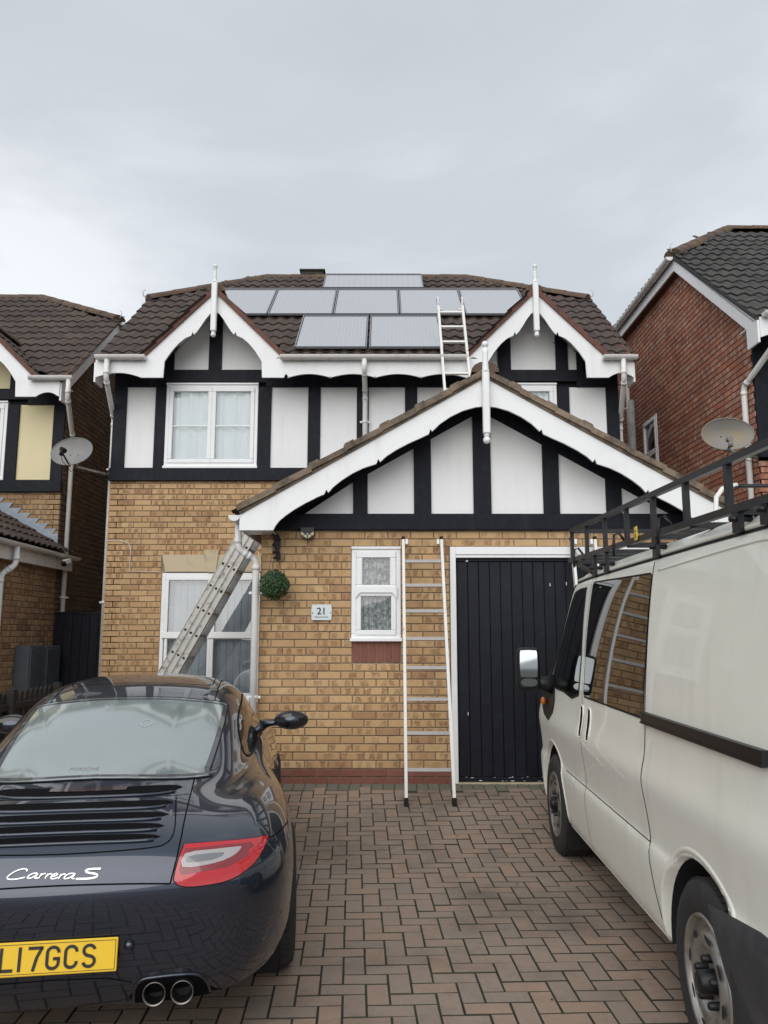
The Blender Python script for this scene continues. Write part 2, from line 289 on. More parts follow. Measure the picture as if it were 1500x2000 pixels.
# ------------------------------------------------------------ mesh building
class MB:
    def __init__(s): s.v = []; s.f = []; s.uv = {}; s.sm = set()
    def add(s, vs, fs, smooth=False, uvs=None):
        o = len(s.v); s.v += [Vector(p) for p in vs]
        for k, f in enumerate(fs):
            if smooth: s.sm.add(len(s.f))
            if uvs: s.uv[len(s.f)] = uvs[k]
            s.f.append([i + o for i in f])
        return s
    def box(s, x0, x1, y0, y1, z0, z1):
        return s.add([(x0, y0, z0), (x1, y0, z0), (x1, y1, z0), (x0, y1, z0), (x0, y0, z1), (x1, y0, z1), (x1, y1, z1), (x0, y1, z1)],
            [(0, 3, 2, 1), (4, 5, 6, 7), (0, 1, 5, 4), (1, 2, 6, 5), (2, 3, 7, 6), (3, 0, 4, 7)])
    def bbox(s, x0, x1, y0, y1, z0, z1, b=.004):
        """box with chamfered edges all round"""
        x0, x1 = sorted((x0, x1)); y0, y1 = sorted((y0, y1)); z0, z1 = sorted((z0, z1))
        b = min(b, (x1 - x0) * .3, (y1 - y0) * .3, (z1 - z0) * .3)
        V = []; idx = {}
        for i, x in enumerate((x0, x1)):
            for j, y in enumerate((y0, y1)):
                for k, z in enumerate((z0, z1)):
                    sx, sy, sz = (1 - 2 * i) * b, (1 - 2 * j) * b, (1 - 2 * k) * b
                    for a, p in (('x', (x, y + sy, z + sz)), ('y', (x + sx, y, z + sz)), ('z', (x + sx, y + sy, z))):
                        idx[(i, j, k, a)] = len(V); V.append(p)
        F = []
        for i in (0, 1):
            q = [(i, 0, 0, 'x'), (i, 1, 0, 'x'), (i, 1, 1, 'x'), (i, 0, 1, 'x')]; F.append(q if i else q[::-1])
            q = [(0, i, 0, 'y'), (1, i, 0, 'y'), (1, i, 1, 'y'), (0, i, 1, 'y')]; F.append(q[::-1] if i else q)
            q = [(0, 0, i, 'z'), (1, 0, i, 'z'), (1, 1, i, 'z'), (0, 1, i, 'z')]; F.append(q if i else q[::-1])
        for a in (0, 1):
            for c in (0, 1):
                fl = a ^ c
                q = [(a, c, 0, 'x'), (a, c, 1, 'x'), (a, c, 1, 'y'), (a, c, 0, 'y')]; F.append(q if fl else q[::-1])
                q = [(a, 0, c, 'x'), (a, 0, c, 'z'), (a, 1, c, 'z'), (a, 1, c, 'x')]; F.append(q if not fl else q[::-1])
                q = [(0, a, c, 'y'), (1, a, c, 'y'), (1, a, c, 'z'), (0, a, c, 'z')]; F.append(q if fl else q[::-1])
                for k in (0, 1):
                    q = [(a, c, k, 'x'), (a, c, k, 'y'), (a, c, k, 'z')]; F.append(q if (a + c + k) % 2 else q[::-1])
        return s.add(V, [[idx[t] for t in q] for q in F])
    def obox(s, p0, p1, w, h, up=(0, 0, 1), b=0):
        """a bar of w x h between two points"""
        p0, p1 = Vector(p0), Vector(p1); d = (p1 - p0).normalized(); u = Vector(up)
        
        if abs(d.dot(u)) > .999: u = Vector((0, 1, 0)) if abs(d.y) < .9 else Vector((1, 0, 0))
        sx = d.cross(u).normalized(); u = sx.cross(d).normalized()
        V = []
        for p in (p0, p1):
            for a, c in ((-1, -1), (1, -1), (1, 1), (-1, 1)): V.append(p + sx * a * w / 2 + u * c * h / 2)
        return s.add(V, [(0, 1, 2, 3), (7, 6, 5, 4), (0, 4, 5, 1), (1, 5, 6, 2), (2, 6, 7, 3), (3, 7, 4, 0)])
    def tube(s, pts, r, n=10, cap=True):
        pts = [Vector(p) for p in pts]; rr = r if isinstance(r, (list, tuple)) else [r] * len(pts)
        V = []; prev = None
        for i, p in enumerate(pts):
            d = (pts[min(i + 1, len(pts) - 1)] - pts[max(i - 1, 0)]).normalized()
            a = prev if prev else (Vector((0, 0, 1)) if abs(d.z) < .9 else Vector((1, 0, 0)))
            a = (a - d * a.dot(d)).normalized(); prev = a; b = d.cross(a)
            for k in range(n):
                t = 2 * math.pi * k / n; V.append(p + (a * math.cos(t) + b * math.sin(t)) * rr[i])
        F = [(i * n + k, i * n + (k + 1) % n, (i + 1) * n + (k + 1) % n, (i + 1) * n + k) for i in range(len(pts) - 1) for k in range(n)]
        s.add(V, F, True)
        if cap:
            o = len(s.v) - len(V)
            s.f.append([o + k for k in range(n)][::-1]); s.f.append([o + (len(pts) - 1) * n + k for k in range(n)])
        return s
    def lathe(s, prof, c, axis='z', n=24):
        """prof: list of (radius, position along the axis)"""
        c = Vector(c); V = []
        for r, h in prof:
            for k in range(n):
                t = 2 * math.pi * k / n; a, b = r * math.cos(t), r * math.sin(t)
                V.append(c + Vector({'z': (a, b, h), 'x': (h, a, b), 'y': (a, h, b)}[axis]))
        F = [(i * n + k, i * n + (k + 1) % n, (i + 1) * n + (k + 1) % n, (i + 1) * n + k) for i in range(len(prof) - 1) for k in range(n)]
        if axis == 'y': F = [f[::-1] for f in F]
        return s.add(V, F, True)
    def prism(s, poly, y0, y1, axis='y'):
        """2-D outline (x, z) given a thickness from y0 (front) to y1"""
        n = len(poly)
        P = (lambda a, b, y: (a, y, b)) if axis == 'y' else ((lambda a, b, y: (y, a, b)) if axis == 'x' else (lambda a, b, y: (a, b, y)))
        ar = sum(poly[i][0] * poly[(i + 1) % n][1] - poly[(i + 1) % n][0] * poly[i][1] for i in range(n))
        if ar < 0: poly = poly[::-1]
        tri = geometry.tessellate_polygon([[Vector((a, b, 0)) for a, b in poly]])
        V = [P(a, b, y0) for a, b in poly] + [P(a, b, y1) for a, b in poly]
        F = []
        for t in tri:
            a, b, c = t
            q = (poly[b][0] - poly[a][0]) * (poly[c][1] - poly[a][1]) - (poly[c][0] - poly[a][0]) * (poly[b][1] - poly[a][1])
            if q < 0: a, b, c = a, c, b
            F += [(a, b, c), (c + n, b + n, a + n)]
        F += [(i + n, (i + 1) % n + n, (i + 1) % n, i) for i in range(n)]
        return s.add(V, F)
    def grid(s, rows, smooth=True, uv=False):
        n, m = len(rows), len(rows[0])
        V = [p for r in rows for p in r]
        F = [(i * m + j, i * m + j + 1, (i + 1) * m + j + 1, (i + 1) * m + j) for i in range(n - 1) for j in range(m - 1)]
        U = [[(j / (m - 1), i / (n - 1)), ((j + 1) / (m - 1), i / (n - 1)), ((j + 1) / (m - 1), (i + 1) / (n - 1)), (j / (m - 1), (i + 1) / (n - 1))] for i in range(n - 1) for j in range(m - 1)] if uv else None
        return s.add(V, F, smooth, U)
    def sphere(s, c, r, n=16, m=10, sq=(1, 1, 1)):
        c = Vector(c); rows = []
        for i in range(m + 1):
            a = math.pi * i / m
            rows.append([c + Vector((r * sq[0] * math.sin(a) * math.cos(2 * math.pi * k / n), r * sq[1] * math.sin(a) * math.sin(2 * math.pi * k / n), -r * sq[2] * math.cos(a))) for k in range(n + 1)])
        return s.grid(rows)
    def mesh(s, name, off=Vector((0, 0, 0))):
        me = bpy.data.meshes.new(name)
        me.from_pydata([tuple(v - off) for v in s.v], [], s.f)
        if s.sm:
            me.polygons.foreach_set('use_smooth', [i in s.sm for i in range(len(s.f))])
        if s.uv:
            l = me.uv_layers.new(name='UVMap')
            for i, p in enumerate(me.polygons):
                if i in s.uv:
                    for k, li in enumerate(p.loop_indices): l.data[li].uv = s.uv[i][k]
        me.update(); return me

ORG = {}      # where each object's origin stands in the frame its thing is drawn in
def build(name, mb, m, parent=None, kind=None, label=None):
    lo = Vector((min(v[i] for v in mb.v) for i in range(3))); hi = Vector((max(v[i] for v in mb.v) for i in range(3)))
    c = (lo + hi) / 2 if parent else Vector((0, 0, 0))
    me = mb.mesh(name, c); me.materials.append(m if not isinstance(m, str) else M[m])
    o = bpy.data.objects.new(name, me); C.objects.link(o); ORG[o.name] = c
    if parent:
        o.parent = parent; o.location = c - ORG[parent.name]
    else: o.location = c
    if kind: o['kind'] = kind
    if label: o['label'] = label
    return o
def top(o, label, cat, group=None, kind=None):
    o['label'] = label; o['category'] = cat
    if group: o['group'] = group
    if kind: o['kind'] = kind
    return o
def thing(name, label, cat, loc=(0, 0, 0), rot=0, group=None, local=False):
    """an Empty at the thing's base; local=True: its parts are drawn round (0,0,0) and turned with it"""
    o = bpy.data.objects.new(name, None); C.objects.link(o); o.empty_display_size = .2
    o.location = loc; o.rotation_euler = (0, 0, rot)
    ORG[o.name] = Vector((0, 0, 0)) if local else Vector(loc)
    return top(o, label, cat, group)
def single(name, mb, m, label, cat, group=None):
    """a thing that is one mesh, origin at its base centre"""
    lo = Vector((min(v[i] for v in mb.v) for i in range(3))); hi = Vector((max(v[i] for v in mb.v) for i in range(3)))
    c = Vector(((lo.x + hi.x) / 2, (lo.y + hi.y) / 2, lo.z))
    me = mb.mesh(name, c); me.materials.append(M[m] if isinstance(m, str) else m)
    o = bpy.data.objects.new(name, me); C.objects.link(o); o.location = c; ORG[o.name] = c
    return top(o, label, cat, group)
def structure(name, mb, m):
    o = build(name, mb, m); o['kind'] = 'structure'; return o
def place(name, me, parent, loc, rot=(0, 0, 0)):
    """one more piece from shared mesh data"""
    o = bpy.data.objects.new(name, me); C.objects.link(o); o.parent = parent
    o.location = Vector(loc) - ORG[parent.name]; o.rotation_euler = rot; return o

# ------------------------------------------------------------ bricks
BRICK_L, BRICK_H = .225, .075
_bm = {}
def brick_mb(w, h, pr=.007):
    mb = MB(); c = .0035; a, b = w / 2, h / 2; d = .012
    V = [(-a + c, -pr, -b + c), (a - c, -pr, -b + c), (a - c, -pr, b - c), (-a + c, -pr, b - c),
         (-a, -pr + c, -b), (a, -pr + c, -b), (a, -pr + c, b), (-a, -pr + c, b), (-a, d, -b), (a, d, -b), (a, d, b), (-a, d, b)]
    F = [(0, 1, 2, 3), (4, 5, 1, 0), (5, 6, 2, 1), (6, 7, 3, 2), (7, 4, 0, 3), (8, 9, 5, 4), (9, 10, 6, 5), (10, 11, 7, 6), (11, 8, 4, 7)]
    uvf = lambda i: (V[i][0] / w + .5, V[i][2] / h + .5)
    mb.add(V, F, uvs=[[uvf(i) for i in f] for f in F]); return mb
class Bricks:
    """collects the bricks of one building, then makes the largest-looking 300 single and joins the rest"""
    def __init__(s, parent): s.p = parent; s.l = []
    def wall(s, org, rot, length, z0, z1, m, holes=(), clip=None, rows=None, zbase=0, bias=1.0):
        org = Vector(org); R3 = Matrix.Rotation(rot, 3, 'Z'); j = .010
        r0 = int(math.floor((z0 - zbase) / BRICK_H)); r = r0
        while zbase + r * BRICK_H < z1 - .012:
            a, b = max(z0, zbase + r * BRICK_H), min(z1, zbase + (r + 1) * BRICK_H)
            zz0, zz1 = a + (j / 2), b - (j / 2)
            if zz1 - zz0 < .018: r += 1; continue
            segs = [(0, length)]
            for (u0, u1, h0, h1) in holes:
                if h0 < (a + b) / 2 < h1:
                    ns = []
                    for (p, q) in segs:
                        if u1 <= p or u0 >= q: ns.append((p, q)); continue
                        if u0 > p: ns.append((p, u0))
                        if u1 < q: ns.append((u1, q))
                    segs = ns
            if clip:
                lim = clip((a + b) / 2)
                segs = [(max(p, lim[0]), min(q, lim[1])) for p, q in segs if min(q, lim[1]) > max(p, lim[0])]
            off = (r % 2) * BRICK_L / 2
            for p, q in segs:
                k = math.floor((p - off) / BRICK_L)
                while off + k * BRICK_L < q:
                    u0, u1 = max(p, off + k * BRICK_L), min(q, off + (k + 1) * BRICK_L); k += 1
                    if u1 - u0 < .03: continue
                    u0 += j / 2; u1 -= j / 2
                    c = org + R3 @ Vector(((u0 + u1) / 2, 0, 0)); c.z = (zz0 + zz1) / 2
                    s.l.append((c, rot, round(u1 - u0, 3), round(zz1 - zz0, 3), m, bias))
            r += 1
    def add(s, c, rot, w, h, m, bias=1.0): s.l.append((Vector(c), rot, w, h, m, bias))
    def finish(s, n=300):
        def score(t):
            v = in_view(t[0])
            if not v: return 0
            nrm = Matrix.Rotation(t[1], 3, 'Z') @ Vector((0, -1, 0)); vd = (EYE - t[0]).normalized()
            return t[2] * t[3] / v[2] ** 2 * max(0, nrm.dot(vd)) * t[5]
        s.l.sort(key=score, reverse=True)
        rest = {}
        for i, t in enumerate(s.l):
            c, rot, w_, h_, m, _ = t
            if i < n and score(t) > 0:
                key = (w_, h_, m)
                if key not in _bm:
                    me = brick_mb(w_, h_).mesh('brick'); me.materials.append(M[m]); _bm[key] = me
                place('brick', _bm[key], s.p, c + Vector((0, 0, 0)) + (Matrix.Rotation(rot, 3, 'Z') @ Vector((0, rnd.uniform(-.0015, .0015), 0))), (rnd.uniform(-.006, .006), 0, rot + rnd.uniform(-.004, .004)))
            else:
                mb = rest.setdefault(m, MB()); b = brick_mb(w_, h_, .007 + rnd.uniform(-.0015, .0015)); Rm = Matrix.Rotation(rot, 3, 'Z')
                mb.add([Rm @ v + c for v in b.v], b.f, uvs=[b.uv[k] for k in range(len(b.f))])
        for m, mb in rest.items(): build('brickwork', mb, m, s.p, kind='stuff')

# ------------------------------------------------------------ roof tiles
def tile_mb(w=.34, L=.36, lift=.026, depth=.030):
    """double-roll interlocking tile lying along +y (up slope), front lip at y=0"""
    mb = MB(); n = 12; top = []; bot = []; up = []
    for i in range(n + 1):
        t = i / n; x = -w / 2 + w * t; h = depth * (.5 + .5 * math.cos(2 * math.pi * (t * 1.0 + .25))) 
        h = depth * (.5 + .5 * math.sin(4 * math.pi * t))
        top.append((x, 0, lift + h)); bot.append((x, .004, lift + h - .022)); up.append((x, L, h))
    return mb.grid([bot, top], smooth=False).grid([top, up], smooth=True)
_tm = {}
def lay_tiles(parent, m, frame, u0, u1, v1, inside, n_single=300, gauge=.30, w=.34, pool=None):
    """frame(u, v) -> point; rotation from frame axes; inside(u, v) tells whether a tile centre is on the slope"""
    o = frame(0, 0); ux = (frame(1, 0) - o).normalized(); vy = (frame(0, 1) - o).normalized(); nz = ux.cross(vy)
    Rm = Matrix((ux, vy, nz)).transposed(); items = []
    r = 0; v = -.04
    while v < v1:
        k = 0; u = u0 + w / 2
        while u < u1 + w / 2:
            if inside(u, v + gauge / 2): items.append((frame(u, v), r))
            u += w
        v += gauge; r += 1
    pool.append((items, Rm, m, w)) if pool is not None else None
    return items, Rm
def finish_tiles(parent, pool, n=300):
    al = [(p, Rm, m, w) for items, Rm, m, w in pool for p, r in items]
    def score(t):
        v = in_view(t[0])
        if not v: return 0
        nrm = t[1] @ Vector((0, 0, 1)); return max(0, nrm.dot((EYE - t[0]).normalized())) / v[2] ** 2
    al.sort(key=score, reverse=True); rest = {}
    for i, (p, Rm, m, w) in enumerate(al):
        jit = Matrix.Rotation(rnd.uniform(-.012, .012), 3, 'Z') @ Matrix.Rotation(rnd.uniform(-.01, .01), 3, 'X')
        RR = Rm @ jit; q = p + Rm @ Vector((0, rnd.uniform(-.006, .006), rnd.uniform(0, .004)))
        if i < n and score(al[i]) > 0:
            if (m, w) not in _tm:
                me = tile_mb(w).mesh('roof_tile'); me.materials.append(M[m]); _tm[(m, w)] = me
            place('roof_tile', _tm[(m, w)], parent, q, RR.to_euler())
        else:
            mb = rest.setdefault(m, MB()); b = tile_mb(w)
            o = len(mb.v); mb.v += [RR @ v + q for v in b.v]
            for k, f in enumerate(b.f):
                if k in b.sm: mb.sm.add(len(mb.f))
                mb.f.append([a + o for a in f])
    for m, mb in rest.items(): build('roof_tiling', mb, m, parent, kind='stuff')

def ridge_run(parent, p0, p1, m='ridge', r=.115, seg=.42, name='ridge_tile'):
    """half-round ridge or hip tiles, one by one, from p0 to p1"""
    p0, p1 = Vector(p0), Vector(p1); L = (p1 - p0).length; n = max(1, round(L / seg)); d = (p1 - p0) / L
    sx = d.cross(Vector((0, 0, 1))).normalized(); up = sx.cross(d)
    for i in range(n):
        a = p0 + d * (L * i / n); b = p0 + d * (L * (i + 1) / n + .02); rows = []
        for q, rr in ((a, r), (b, r * .93)):
            rows.append([q + sx * (rr * math.cos(t)) * 1.15 + up * (rr * math.sin(t) * .8) for t in [math.pi * (k / 8 * 1.1 - .05) for k in range(9)]])
        mb = MB().grid(rows, smooth=True)
        cap = [q for q in rows[0]]; mb.add(cap, [list(range(9))]); cap = [q for q in rows[1]]; mb.add(cap, [list(range(9))[::-1]])
        build(name, mb, m, parent)

def run_pipe(parent, pts, r=.034, m='pipe', name='downpipe', clips=(), n=14):
    P = [Vector(p) for p in pts]; Q = [P[0]]
    for i in range(1, len(P) - 1):     # rounded bends
        a = (P[i - 1] - P[i]); b = (P[i + 1] - P[i]); k = min(r * 1.6, a.length * .45, b.length * .45)
        A = P[i] + a.normalized() * k; B = P[i] + b.normalized() * k
        Q += [A, (A + B) / 4 + P[i] / 2, B]
    Q.append(P[-1])
    o = build(name, MB().tube(Q, r, n), m, parent)
    for i in range(1, len(P) - 1):     # sockets beside each bend
        for e in (P[i - 1], P[i + 1]):
            d = (e - P[i]).normalized()
            if (e - P[i]).length > r * 4.5:
                build('socket', MB().tube([P[i] + d * r * 1.7, P[i] + d * r * 3.0], r * 1.14, n), m, o)
    for c in clips:
        c = Vector(c)
        build('pipe_clip', MB().tube([c - Vector((0, 0, .016)), c + Vector((0, 0, .016))], r * 1.2, n).box(c.x - r * 2.0, c.x + r * 2.0, c.y, c.y + .012, c.z - .012, c.z + .012), m, o)
    return o
def gutter(parent, p0, p1, r=.056, m='gutter', name='gutter', clips=3):
    p0, p1 = Vector(p0), Vector(p1); d = (p1 - p0).normalized(); sx = d.cross(Vector((0, 0, 1))).normalized()
    def arc(q, rr, ins): return [q + sx * math.cos(t) * rr + Vector((0, 0, -math.sin(t) * rr)) for t in [math.pi * k / 10 for k in range(11)]]
    mb = MB().grid([arc(p0, r, 0), arc(p1, r, 0)]); mb.grid([arc(p1, r - .004, 0), arc(p0, r - .004, 0)])
    for q in (p0, p1): mb.add(arc(q, r, 0), [list(range(11))])
    o = build(name, mb, m, parent)
    for k in range(clips):
        q = p0.lerp(p1, (k + .5) / clips)
        build('gutter_bracket', MB().grid([arc(q - d * .016, r + .006, 0), arc(q + d * .016, r + .006, 0)]), m, o)
    return o

def ring(x0, x1, z0, z1, t, y0, y1, b=.004):
    mb = MB(); mb.bbox(x0, x1, y0, y1, z0, z0 + t, b); mb.bbox(x0, x1, y0, y1, z1 - t, z1, b)
    mb.bbox(x0, x0 + t, y0, y1, z0 + t, z1 - t, b); mb.bbox(x1 - t, x1, y0, y1, z0 + t, z1 - t, b); return mb
def rot_mb(mb, org, rot):
    """turn a mesh drawn facing -y so that it faces elsewhere, standing at org"""
    Rm = Matrix.Rotation(rot, 3, 'Z'); o = Vector(org); mb.v = [Rm @ v + o for v in mb.v]; return mb
def curtain_mb(x0, x1, z0, z1, y, amp=.018, waves=7, seed=0):
    rr = random.Random(seed); ph = [rr.uniform(0, 6) for _ in range(4)]; rows = []
    for z in (z0, (z0 + z1) / 2, z1):
        rows.append([(x0 + (x1 - x0) * i / 60, y + amp * (math.sin(i / 60 * waves * 6.28 + ph[0] + .3 * math.sin(z * 3)) + .5 * math.sin(i / 60 * waves * 14.3 + ph[1])), z) for i in range(61)])
    return MB().grid(rows)
def window(parent, x0, x1, z0, z1, y, panes, glass='glass', drape='curtain', org=(0, 0, 0), rot=0, waves=7, trickle=False, seed=0, rt=.032):
    """white plastic window; panes: list of (x0, x1, z0, z1, sash, bar_z or None); drape behind the glass"""
    T = lambda mb: rot_mb(mb, org, rot)
    fr = build('window', T(ring(x0, x1, z0, z1, .045, y - .012, y + .06)), 'upvc', parent)
    build('sill', T(MB().bbox(x0 - .012, x1 + .012, y - .04, y + .02, z0 - .028, z0 + .004)), 'upvc', fr)
    if trickle: build('head_strip', T(MB().bbox(x0 - .004, x1 + .004, y - .03, y - .0, z1 - .006, z1 + .02)), 'upvc', fr)
    for (a, b, c, d, t, bar) in panes:
        build('sash', T(ring(a, b, c, d, t, y - .022, y + .03, .006)), 'upvc', fr)
        if bar: build('glazing_bar', T(MB().bbox(a + t, b - t, y - .006, y + .018, bar - .011, bar + .011)), 'upvc', fr)
        spans = [(c + t, bar), (bar, d - t)] if bar else [(c + t, d - t)]
        for (e, f) in spans:
            build('pane', T(MB().add([(a + t, y + .008, e), (b - t, y + .008, e), (b - t, y + .008, f), (a + t, y + .008, f)], [(0, 1, 2, 3)])), glass, fr)
    if drape == 'blind':
        mb = MB(); k = x0 + .05; i = 0
        while k < x1 - .08:
            mb.box(k, k + .085, y + .10 + (i % 2) * .004, y + .103 + (i % 2) * .004, z0 + .05, z1 - .05); k += .089; i += 1
        build('blind', T(mb), 'blind', fr)
    else:
        build('curtain', T(curtain_mb(x0 + .04, x1 - .04, z0 + .03, z1 - .03, y + .075, waves=waves, seed=seed)), drape, fr)
    build('reveal', T(MB().box(x0 + .01, x1 - .01, y + .25, y + .26, z0, z1)), 'room', fr)
    return fr

def scallop(x0, x1, zlow, rise, cusps):
    """lower edge with shallow arches between cusps, left to right"""
    pts = []; xs = [x0] + list(cusps) + [x1]
    for i in range(len(xs) - 1):
        a, b = xs[i], xs[i + 1]
        for k in range(0, 11):
            t = k / 10; pts.append((a + (b - a) * t, zlow + rise * math.sin(math.pi * t) ** .9))
        if i < len(xs) - 2:      # small pointed notch cut at each cusp
            pts += [(b - .008, zlow - .004), (b, zlow + .028), (b + .008, zlow - .004)]
    return pts

# ============================================================ GROUND
Y_SLOPE = 7.8
ZK = [(-3, -.235), (0, -.215), (3, -.20), (5.6, -.185), (6.15, -.170), (6.6, -.128), (7.1, -.072), (7.8, 0.0)]
def zg(y):
    """the driveway: nearly level, then a short ramp up to the garage"""
    if y <= -3: return -.235
    for (a, za), (b_, zb) in zip(ZK, ZK[1:]):
        if y <= b_: return za + (zb - za) * (y - a) / (b_ - a)
    return 0.0
def tl(y): return math.atan((zg(y + .05) - zg(y - .05)) / .1)
gm = MB()
gm.grid([[(x, y, zg(y) - .075) for x in (-400, -12, 12, 400)] for y in (-400, -6.2, -3, 0, 3, 5.6, 6.15, 7.8, 30, 400)], smooth=False)
structure('ground', gm, 'grass')
gm = MB(); gm.grid([[(x, y, zg(y) - .069) for x in (-60, 60)] for y in (-13, -7.6)], smooth=False); structure('road', gm, 'asphalt')
gm = MB(); gm.box(-60, 60, -7.6, -7.45, zg(-9) - .07, zg(-9) + .03); structure('kerb', gm, 'stone')
gm = MB(); gm.box(-60, 60, -7.45, -5.6, zg(-9) - .07, zg(-9) + .02); structure('pavement', gm, 'asphalt')
# driveway: joint bed, then the blocks laid in herringbone
DRX0, DRX1 = -3.7, 4.3
gm = MB(); gm.grid([[(x, y, zg(y) - .0068) for x in (DRX0, DRX1)] for y in [-5.6, -3] + [k * .1 for k in range(0, 79)]], smooth=False)
gm.grid([[(x, y, -.0045) for x in (-4.65, 4.4)] for y in (7.821, 16)], smooth=False)
drive = structure('driveway', gm, 'joint')
def paver_mb(L, W):
    mb = MB(); c = .0025; a, b = L / 2, W / 2; h = .0
    V = [(-a + c, -b + c, h), (a - c, -b + c, h), (a - c, b - c, h), (-a + c, b - c, h), (-a, -b, h - c), (a, -b, h - c), (a, b, h - c), (-a, b, h - c), (-a, -b, -.03), (a, -b, -.03), (a, b, -.03), (-a, b, -.03)]
    mb.mat2 = True
    return mb.add(V, [(0, 1, 2, 3), (4, 5, 1, 0), (5, 6, 2, 1), (6, 7, 3, 2), (7, 4, 0, 3), (8, 9, 5, 4), (9, 10, 6, 5), (10, 11, 7, 6), (11, 8, 4, 7)])
G = .104; ang = R(2.2); pav = []
ca, sa = math.cos(ang), math.sin(ang); px0, py0 = 0.3, 7.5
for r in range(-130, 8):
    for c in range(-48, 48):
        t = (c - r) % 4
        if t == 0: cx, cy, hz = (c + 1) * G, (r + .5) * G, True
        elif t == 2: cx, cy, hz = (c + .5) * G, r * G, False
        else: continue
        X, Y = px0 + cx * ca - cy * sa, py0 + cx * sa + cy * ca
        if not (DRX0 + .1 < X < DRX1 - .1 and -5.5 < Y < 7.8 - .21): continue
        pav.append((X, Y, hz))
cand = []
for X, Y, hz in pav:
    v = in_view((X, Y, zg(Y)))
    hid = (X < -.35 and 3.0 < Y < 7.7) or (X > 1.25 and 2.0 < Y < 7.0) or (X < -.6 and Y < 7.7)
    cand.append((0 if (not v or hid) else 1 / v[2] ** 3, X, Y, hz))
cand.sort(key=lambda t: -t[0])
pme = {True: paver_mb(2 * G - .006, G - .006).mesh('paver'), False: paver_mb(2 * G - .006, G - .006).mesh('paver')}
for k in pme:
    pme[k].materials.append(M['paver']); pme[k].materials.append(M['joint'])
    for p_ in pme[k].polygons: p_.material_index = 0 if p_.index == 0 else 1
rest = MB()
for i, (s_, X, Y, hz) in enumerate(cand):
    dz, rx, ry = rnd.uniform(-.001, .003), rnd.uniform(-.008, .008), rnd.uniform(-.008, .008)
    rz = ang + (0 if hz else math.pi / 2) + rnd.uniform(-.012, .012)
    if i < 300 and s_ > 0:
        o = place('paver', pme[hz], drive, (X, Y, zg(Y) + dz), (Matrix.Rotation(tl(Y) + rx, 3, 'X') @ Matrix.Rotation(ry, 3, 'Y') @ Matrix.Rotation(rz, 3, 'Z')).to_euler())
    else:
        E3 = Matrix.Rotation(tl(Y) + rx, 3, 'X') @ Matrix.Rotation(ry, 3, 'Y') @ Matrix.Rotation(rz, 3, 'Z'); b = paver_mb(2 * G - .006, G - .006)
        rest.add([E3 @ v + Vector((X, Y, zg(Y) + dz)) for v in b.v], b.f)
po = build('paving', rest, 'paver', drive, kind='stuff'); po.data.materials.append(M['joint'])
po.data.polygons.foreach_set('material_index', [0 if i % 9 == 0 else 1 for i in range(len(po.data.polygons))])
rest = MB()
x = DRX0
while x < DRX1:      # soldier course along the house
    b = paver_mb(.098, .198); Y = 7.8 - .105
    rest.add([Matrix.Rotation(tl(Y) + rnd.uniform(-.01, .01), 3, 'X') @ v + Vector((x, Y, zg(Y) + rnd.uniform(-.003, .003))) for v in b.v], b.f); x += .104
build('edging_course', rest, 'paver_green', drive, kind='stuff')

